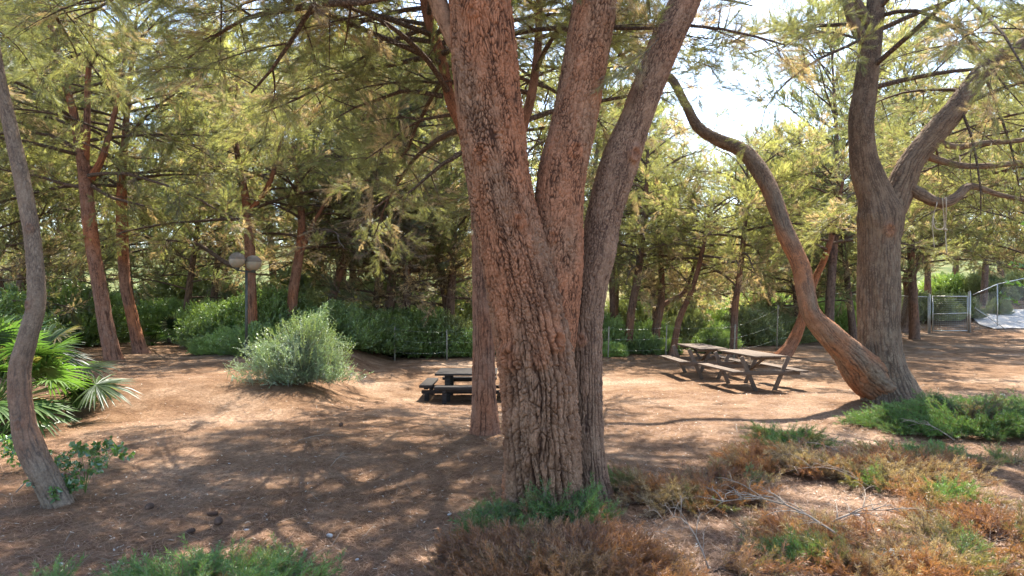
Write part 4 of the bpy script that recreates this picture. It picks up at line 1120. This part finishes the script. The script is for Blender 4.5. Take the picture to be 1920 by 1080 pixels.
# clear plastic sheet
m, nt, out = newmat("clear_plastic")
b_ = pbr(nt, out, (.62, .72, .74), .22, noise(nt, objvec(nt), 30), .3, .01); b_.inputs["Transmission Weight"].default_value = .35; b_.inputs["Alpha"].default_value = .75
r_ = np.random.default_rng(2); n = 26
U, Vv = np.meshgrid(np.linspace(-1, 1, n), np.linspace(-1, 1, n))
Zp = .07*(1-U**2)*(1-.6*Vv**2) + .03*fbm(U*2.5, Vv*2.5, s=8, o=3) + .02
Pp = np.stack([U*.17 + .03*fbm(U*2, Vv*2, s=3, o=2), Vv*.10 + .03*fbm(U*2, Vv*2, s=6, o=2) - U*.04, Zp], -1).reshape(-1, 3)
i = np.arange(n-1)[:, None]*n; j = np.arange(n-1)[None]
o = mesh_np("plastic_sheet", Pp, [np.stack([i+j, i+j+1, i+j+1+n, i+j+n], -1).reshape(-1, 4)], m, smooth=True)
o.location = G(1690, 1055); so = o.modifiers.new("thickness", 'SOLIDIFY'); so.thickness = .002
tag(o, "crumpled clear plastic sheet caught in the dry juniper at the bottom right", "plastic sheet")

# grass blade
mb = MB(); q = np.linspace(0, 1, 8)
C_ = np.stack([-.03*q**2, 0*q, .17*q], 1); w_ = .008*(1-q**1.5)+.0005
Vb = np.concatenate([C_-np.stack([w_, 0*w_, 0*w_], 1), C_+np.stack([w_, .004+0*w_, 0*w_], 1)])
mb.add(Vb, [[k, k+8, k+9, k+1] for k in range(7)])
o = mb.build("grass_blade", leafmat("blade_green", use_col=False, base=(.07, .15, .03))); o.location = G(891, 990)
tag(o, "single upright green blade on the soil left of the biggest trunk", "grass blade")

# leafy seedlings by the slim stem
rsd = np.random.default_rng(55)
SL = [leaf_tmpl(9, .16, .055, .042, rngT, 1.1) for _ in range(4)]
def seedling(px, py, n, h, sp, label):
    b = G(px, py); t = empty("seedling", b, label, "seedling", "broad-leaved seedlings")
    mb = MB(); Ps, Ds = [], []
    for k in range(n):
        a = rsd.random()*6.28; q = np.linspace(0, 1, 7)[:, None]; ln = h*(.6+.6*rsd.random())
        P = np.concatenate([np.cos(a)*sp*q**1.4, np.sin(a)*sp*q**1.4*.6, ln*np.sin(q*1.5)], 1) + rsd.normal(size=3)*.04*q
        mb.tube(P, np.linspace(.004, .0015, 7), 5, cap=False)
        u = .25+.75*rsd.random(5)
        Ps.append(np.stack([np.interp(u*6, np.arange(7), P[:, c]) for c in range(3)], 1)); Ds.append(np.tile([math.cos(a), math.sin(a)*.6, .4], (5, 1))+rsd.normal(size=(5, 3))*.4)
    P = np.concatenate(Ps); D = np.concatenate(Ds)
    V, k, I = place(SL, P, D, .6+.6*rsd.random(len(P)), rsd)
    C = np.array([.10, .19, .045])*(.7+.7*rsd.random(len(I)//3).repeat(3))[:, None]
    mb.build("stem", M_PALMST, t); mesh_np("foliage", V, [np.arange(len(V)).reshape(-1, 3)], M_LEAF, t, col=C)
seedling(160, 925, 6, .42, .36, "gangly seedling with loose round leaves right of the slim grey stem")
seedling(105, 945, 6, .16, .14, "low leafy seedling at the foot of the slim grey stem")
seedling(60, 880, 4, .25, .2, "seedling poking out on the left of the slim grey stem")
seedling(200, 880, 3, .28, .3, "thin seedling reaching right across the shaded soil")

# ================================================================== picnic tables
m, nt, out = newmat("weathered_planks"); vv = objvec(nt, (1, .08, 1))
pbr(nt, out, mix(nt, 1.0, ramp(nt, noise(nt, vv, 55, 5, .7), [(.3, (.08, .058, .044)), (.7, (.21, .16, .125))]), ramp(nt, noise(nt, objvec(nt), 3), [(.3, (.75,)*3), (.7, (1.15,)*3)]), 'MULTIPLY'), .8, noise(nt, vv, 60), .5, .006); M_PLANK = m
m, nt, out = newmat("dark_stained_planks"); pbr(nt, out, ramp(nt, noise(nt, objvec(nt, (.1, 1, 1)), 40, 5), [(.3, (.022, .019, .018)), (.7, (.055, .048, .045))]), .9, noise(nt, objvec(nt), 60), .4, .004); M_DPLANK = m
def picnic(x, y, rz, label):
    t = empty("picnic_table", (x, y, float(gz(x, y))), label, "picnic table", "weathered picnic tables", rz)
    L = 1.85
    mb = MB()
    for k in range(5): mb.box(((k-2)*.142, .004*((k*7) % 3), .74), (.134, L, .034))
    mb.build("tabletop", M_PLANK, t)
    for s in (-1, 1):
        mb = MB()
        for k in range(2): mb.box((s*(.64+k*.125), .006*k, .43), (.118, L, .034))
        mb.build("bench", M_PLANK, t)
    for e in (-1, 1):
        yy = e*.66
        for s in (-1, 1):
            mb = MB(); mb.box((s*.36, yy, .36), (.085, .038, .80), axis='y', tilt=s*.42); mb.build("leg", M_PLANK, t)
        mb = MB(); mb.box((0, yy+e*.042, .385), (1.5, .036, .085)); mb.box((0, yy+e*.042, .695), (.66, .036, .06)); mb.build("crossbeam", M_PLANK, t)
    mb = MB(); mb.box((0, .36, .56), (.06, .75, .035), axis='x', tilt=.45); mb.box((0, -.36, .56), (.06, .75, .035), axis='x', tilt=-.45); mb.build("brace", M_PLANK, t)
    return t
picnic(5.22, 14.95, .12, "weathered picnic table nearer to the forked tree, in front of the other one")
picnic(4.78, 17.25, .05, "weathered picnic table farther back, its near end behind the other one")
x, y = -.98, 15.0
t = empty("picnic_table", (x, y, float(gz(x, y))-.02), "low dark square picnic table with benches, half hidden behind the trunks", "picnic table", rz=0.0)
mb = MB()
for k in range(6): mb.box((0, (k-2.5)*.205, .60), (1.30, .198, .045))
mb.build("tabletop", M_DPLANK, t)
for (cx_, cy_, sx, sy) in [(0, -.86, 1.25, .26), (0, .86, 1.25, .26), (-.84, 0, .26, 1.35), (.84, 0, .26, 1.35)]:
    mb = MB(); mb.box((cx_, cy_, .36), (sx, sy, .06)); mb.box((cx_, cy_, .31), (max(.09, sx-.2), max(.09, sy-.2), .05)); mb.build("bench", M_DPLANK, t)
for sx in (-1, 1):
    for sy in (-1, 1):
        mb = MB(); mb.box((sx*.40, sy*.40, .28), (.11, .11, .60)); mb.build("leg", M_DPLANK, t)
for sx in (-1, 1):
    mb = MB(); mb.box((sx*.42, 0, .29), (.08, 1.9, .07)); mb.box((0, sx*.42, .215), (1.9, .08, .07)); mb.build("crossbeam", M_DPLANK, t)
for sx in (-1, 1):
    for sy in (-1, 1):
        mb = MB(); mb.box((sx*.42, sy*.86, .13), (.09, .09, .28)); mb.box((sx*.84, sy*.42, .10), (.09, .09, .22)); mb.build("bench_foot", M_DPLANK, t)

# ================================================================== globe lamp
m, nt, out = newmat("mottled_globe")
P_ = objvec(nt); sx_ = N_(nt, "ShaderNodeSeparateXYZ"); nt.links.new(P_, sx_.inputs[0])
gn = noise(nt, P_, 12, 4)
b_ = pbr(nt, out, mix(nt, gn, (.38, .34, .27), (.26, .225, .17)), .35, None)
b_.inputs["Transmission Weight"].default_value = 0.0; b_.inputs["Subsurface Weight"].default_value = .3
M_GLOBE = m
m, nt, out = newmat("dark_globe_cap"); pbr(nt, out, mix(nt, noise(nt, objvec(nt), 14, 4), (.13, .105, .08), (.22, .18, .14)), .5); M_GCAP = m  # darker shell over the upper half of each globe
M_POST = plain("dark_green_grey_metal", (.07, .075, .065), .5, .3)
Dl = 17.0; p = W(462, 660, Dl); lx, ly = p[0], p[1]; lz = float(gz(lx, ly))
t = empty("street_lamp", (lx, ly, lz), "park lamp with two mottled white globes, darker on top, on a thin dark post", "street lamp")
topz = W(0, 507, Dl)[2]-lz
mb = MB(); mb.tube([(0, 0, -.1), (0, 0, topz)], [.034, .030], 14); mb.tube([(0, 0, -.02), (0, 0, .35)], [.05, .05], 14); mb.build("post", M_POST, t, smooth=True)
def lathe(prof, seg=28):
    th = np.arange(seg)*2*np.pi/seg; pr = np.array(prof)
    V = np.stack([pr[:, 0][:, None]*np.cos(th), pr[:, 0][:, None]*np.sin(th), pr[:, 1][:, None]+0*th], -1).reshape(-1, 3)
    n = len(pr); i = np.arange(n-1)[:, None]*seg; j = np.arange(seg)[None]; j2 = (j+1) % seg
    return V, np.stack([i+j, i+j2, i+seg+j2, i+seg+j], -1).reshape(-1, 4)
mb = MB(); mb.tube([(-.22, -.08, topz+.01), (0, 0, topz-.03), (.14, .12, topz-.03)], [.022]*3, 8); mb.build("arm", M_POST, t, smooth=True)
R_ = .195
for (ox, oy, oz) in [(-.20, -.08, topz+.25), (.13, .12, topz+.19)]:
    mb = MB(); a = np.linspace(-math.pi/2, math.radians(8), 14); V_, Q_ = lathe([(R_*math.cos(x)+1e-4, R_*math.sin(x)*.98) for x in a]); mb.add(V_+[ox, oy, oz], Q_)
    gl = mb.build("globe", M_GLOBE, t, smooth=True)
    mb = MB(); a = np.linspace(math.radians(8), math.pi/2, 12); V_, Q_ = lathe([(R_*math.cos(x)+.004, R_*math.sin(x)*.98+.004) for x in a]); mb.add(V_+[ox, oy, oz], Q_)
    mb.build("globe_top", M_GCAP, gl, smooth=True)
    mb = MB(); mb.tube([(ox, oy, oz-R_-.05), (ox, oy, oz-R_+.02)], [.045, .06], 12); mb.build("collar", M_POST, gl, smooth=True)

# ================================================================== rope
M_ROPE = plain("jute_rope", (.42, .36, .28), .9)
def rp_(px, py, d=0): return W(px, py, D3-.36+d)
mb = MB()
mb.tube(spline([rp_(1772, 371, .1), rp_(1774, 372, -.12), rp_(1774, 392, -.12), rp_(1773, 420), rp_(1773, 445), rp_(1775, 475)], 24), .010, 7)
mb.tube(spline([rp_(1768, 372, .1), rp_(1767, 374, -.12), rp_(1769, 400), rp_(1770, 425), rp_(1764, 430), rp_(1754, 428), rp_(1750, 415), rp_(1752, 395), rp_(1756, 385, -.1), rp_(1757, 372, .06)], 50), .010, 7)
mb.tube(spline([rp_(1750, 405), rp_(1748, 420), rp_(1750, 445), rp_(1752, 465)], 16), .007, 7)
mb.tube(spline([rp_(1770, 430, -.02), rp_(1776, 431, -.02)], 5), .018, 8)
o = mb.build("rope", M_ROPE, None, smooth=True)
tag(o, "pale looped rope hanging from the hooked grey bough", "rope")

# ================================================================== fences and gate
M_GALV = plain("galvanised_steel", (.42, .43, .42), .4, .6)
M_PPOST = plain("old_wooden_post", (.26, .24, .19), .85)
t = empty("wire_fence", (0, 22, 0), "low wire fence on thin grey-green posts running behind the picnic tables along the shrubs", "fence")
posts = []
for (px, yb, yt, D) in [(740, 674, 612, 21.0), (838, 668, 618, 21.6), (950, 668, 614, 21.8), (1045, 668, 614, 21.9), (1140, 668, 612, 22), (1248, 666, 610, 22.3), (1376, 666, 608, 21.5), (1456, 645, 572, 25), (1546, 625, 556, 31)]:
    p = W(px, yb, D); g = float(gz(p[0], p[1])); z1 = W(px, yt, D)[2]
    mb = MB(); lean = rngk.normal()*.03
    mb.tube([(p[0], p[1]-22, g-.1), (p[0]+lean, p[1]-22, z1)], [.024, .022], 8); mb.build("post", M_PPOST, t)
    posts.append((p[0]+lean, p[1]-22, g, z1))
mb = MB()
for fr in (.25, .6, .93):
    for a, b in zip(posts[:-1], posts[1:]):
        pa = np.array([a[0], a[1]-.03, a[2]+(a[3]-a[2])*fr]); pb = np.array([b[0], b[1]-.03, b[2]+(b[3]-b[2])*fr])
        q = np.linspace(0, 1, 6)[:, None]; mb.tube(pa*(1-q)+pb*q - np.array([0, 0, .05])*np.sin(q*3.14), .0022, 4)
mb.build("wire", M_GALV, t)

Dg = 36.5
def gp(px, py): return W(px, py, Dg)
gb = float(gz(gp(1780, 600)[0], Dg))
t = empty("metal_gate", (*gp(1780, 600)[:2], gb), "galvanised field gate with horizontal wires and a mid rail, between two steel posts", "gate")
O = np.array(t.location)
def loc_(px, z, dy=0): return np.array([(px-960)/FPX*Dg, Dg+dy, gb+z]) - O
for px, r, h in ((1743, .042, 2.05), (1818, .058, 2.2)):
    mb = MB(); mb.tube([loc_(px, -.2), loc_(px, h)], [r, r], 12); mb.tube([loc_(px, h), loc_(px, h+.04)], [r*1.15, r*.4], 12); mb.build("post", M_GALV, t)
mb = MB()
for (a, z0, b_, z1) in [(1747, .12, 1747, 1.95), (1812, .12, 1812, 1.95), (1747, 1.95, 1812, 1.95), (1747, .12, 1812, .12), (1747, 1.02, 1812, 1.06)]:
    mb.tube([loc_(a, z0, -.08), loc_(b_, z1, -.08)], [.03, .03], 8)
mb.build("gate_frame", M_GALV, t)
mb = MB()
for z in np.arange(.22, 1.9, .105): mb.tube([loc_(1747, z, -.075), loc_(1812, z, -.075)], .007, 4)
for px in np.arange(1750, 1812, 4.2): mb.tube([loc_(px, .12, -.06), loc_(px, 1.0, -.06)], .004, 4)
mb.build("gate_wires", M_GALV, t)

def chainlink(pa, pb, ha, hb, step, mb, r=.004):
    """diamond mesh between foot points pa, pb with heights ha, hb (real crossing wires)"""
    pa, pb = np.array(pa, float), np.array(pb, float); L = np.linalg.norm((pb-pa)[:2]); H = max(ha, hb)
    for sgn in (1, -1):
        k = -H
        while k < L+H:
            pts = []
            for z in np.linspace(0, 1, 7):
                u = (k + sgn*z*H)/L
                hh = ha+(hb-ha)*np.clip(u, 0, 1)
                if 0 <= u <= 1 and z*H <= hh+.01: pts.append(pa+(pb-pa)*u+np.array([0, 0, z*H]))
            if len(pts) > 1: mb.tube([pts[0], pts[-1]], r, 3, cap=False)
            k += step
def fence_run(label, pxs, hs_, dys, brace=False):
    x0 = (pxs[0]-960)/FPX*Dg
    t = empty("chain_link_fence", (x0, Dg, float(gz(x0, Dg))), label, "fence"); O = np.array(t.location)
    F_ = []
    for px, h, dy in zip(pxs, hs_, dys):
        D = Dg+dy; x = (px-960)/FPX*D; F_.append((np.array([x, D, float(gz(x, D))])-O, h))
    for p, h in F_[1 if brace else 0:]:
        mb = MB(); mb.tube([p-[0, 0, .2], p+[0, 0, h]], [.03, .03], 8); mb.build("post", M_GALV, t)
    mb = MB()
    for (p, h), (q, g) in zip(F_[:-1], F_[1:]): mb.tube([p+[0, 0, h], q+[0, 0, g]], [.022, .022], 8)
    if brace: mb.tube([F_[0][0]+[0.1, 0, 1.3], F_[0][0]+[1.9, .2, .15]], [.022, .022], 8)
    mb.build("rail", M_GALV, t)
    mb = MB()
    for (p, h), (q, g) in zip(F_[:-1], F_[1:]): chainlink(p+[0, 0, .05], q+[0, 0, .05], h-.05, g-.05, .14, mb)
    mb.build("wire_mesh", M_GALV, t)
fence_run("chain-link fence left of the gate, running behind the forked tree", [1560, 1620, 1682, 1740], [1.95]*4, [1.5, .9, .4, 0])
fence_run("chain-link fence right of the gate, its top rail climbing the slope", [1824, 1870, 1925, 1990], [2.0, 2.35, 2.6, 2.9], [0, 1.2, 2.4, 3.4], brace=True)

# bright leafy branch at the right edge: a small carob standing just outside the view
rc = np.random.default_rng(71)
cb = np.array([5.9, 6.4, 0.]); cb[2] = gz(cb[0], cb[1])
t = empty("carob_tree", cb, "fresh green broad-leaved twigs reaching in at the right edge at mid height", "tree")
P = np.array([(5.9, 6.4, cb[2]-.1, .05), (5.95, 6.4, 1.2, .04), (5.8, 6.4, 2.2, .03), (5.9, 6.5, 3.0, .015)])
bark_tube("trunk", P, M_BARK_E, t, 30, .03, .03, 3, .003, seed=5)
mb = MB(); Ps, Ds = [], []
for k in range(26):
    z = 1.5+1.5*rc.random(); a = math.pi + rc.normal()*.7 if k < 14 else rc.random()*6.28; L = .5+.45*rc.random()
    q = np.linspace(0, 1, 6)[:, None]; Pq = np.array([5.87, 6.4, z]) + np.concatenate([np.cos(a)*L*q, np.sin(a)*L*q, .25*L*np.sin(q*2.2)-.12*q], 1)
    mb.tube(Pq, np.linspace(.008, .002, 6), 5, cap=False)
    u = .3+.7*rc.random(9); Ps.append(np.stack([np.interp(u*5, np.arange(6), Pq[:, c]) for c in range(3)], 1)); Ds.append(np.tile([math.cos(a), math.sin(a), .1], (9, 1))+rc.normal(size=(9, 3))*.5)
CT = [leaf_tmpl(16, .2, .05, .017, rngT, .8) for _ in range(4)]
V, k, I = place(CT, np.concatenate(Ps), np.concatenate(Ds), .7+.5*rc.random(sum(map(len, Ps))), rc)
C = np.array([.08, .17, .025])*(.7+.7*rc.random(len(I)//3).repeat(3))[:, None]
O = np.array(t.location)
mb.build("branch", M_WOOD, t, loc=O)
mesh_np("crown", V, [np.arange(len(V)).reshape(-1, 3)], M_LEAF, t, col=C, loc=O)

# dry grass beyond the fence (uncountable)
rg = np.random.default_rng(91)
GT = [template(14, .10, .42, .012, rngT, .45, start=0) for _ in range(4)]
n = 9000
D = 24+26*rg.random(n); x = (rg.random(n)*2-1)*D*.8
kk = D-.8*np.maximum(x, 6)+4.8 > 25; x, D = x[kk], D[kk]; n = len(x)
P = np.stack([x, D, gz(x, D)], 1); D_ = np.tile([0, 0, 1.], (n, 1))+rg.normal(size=(n, 3))*.15
V, k, I = place(GT, P, D_, .6+.9*rg.random(n), rg)
f = np.clip(.5+fbm(x*.3, D*.3, s=66, o=2)*1.5, 0, 1)[:, None]
C = (np.array([.46, .38, .2])*(1-f)+np.array([.2, .26, .08])*f)[I]*(.7+.6*rg.random(len(I)//3).repeat(3))[:, None]
tag(mesh_np("grass", V, [np.arange(len(V)).reshape(-1, 3)], M_LITTER, col=C), kind="stuff", label="dry yellow grass growing beyond the wire fence", cat="grass")
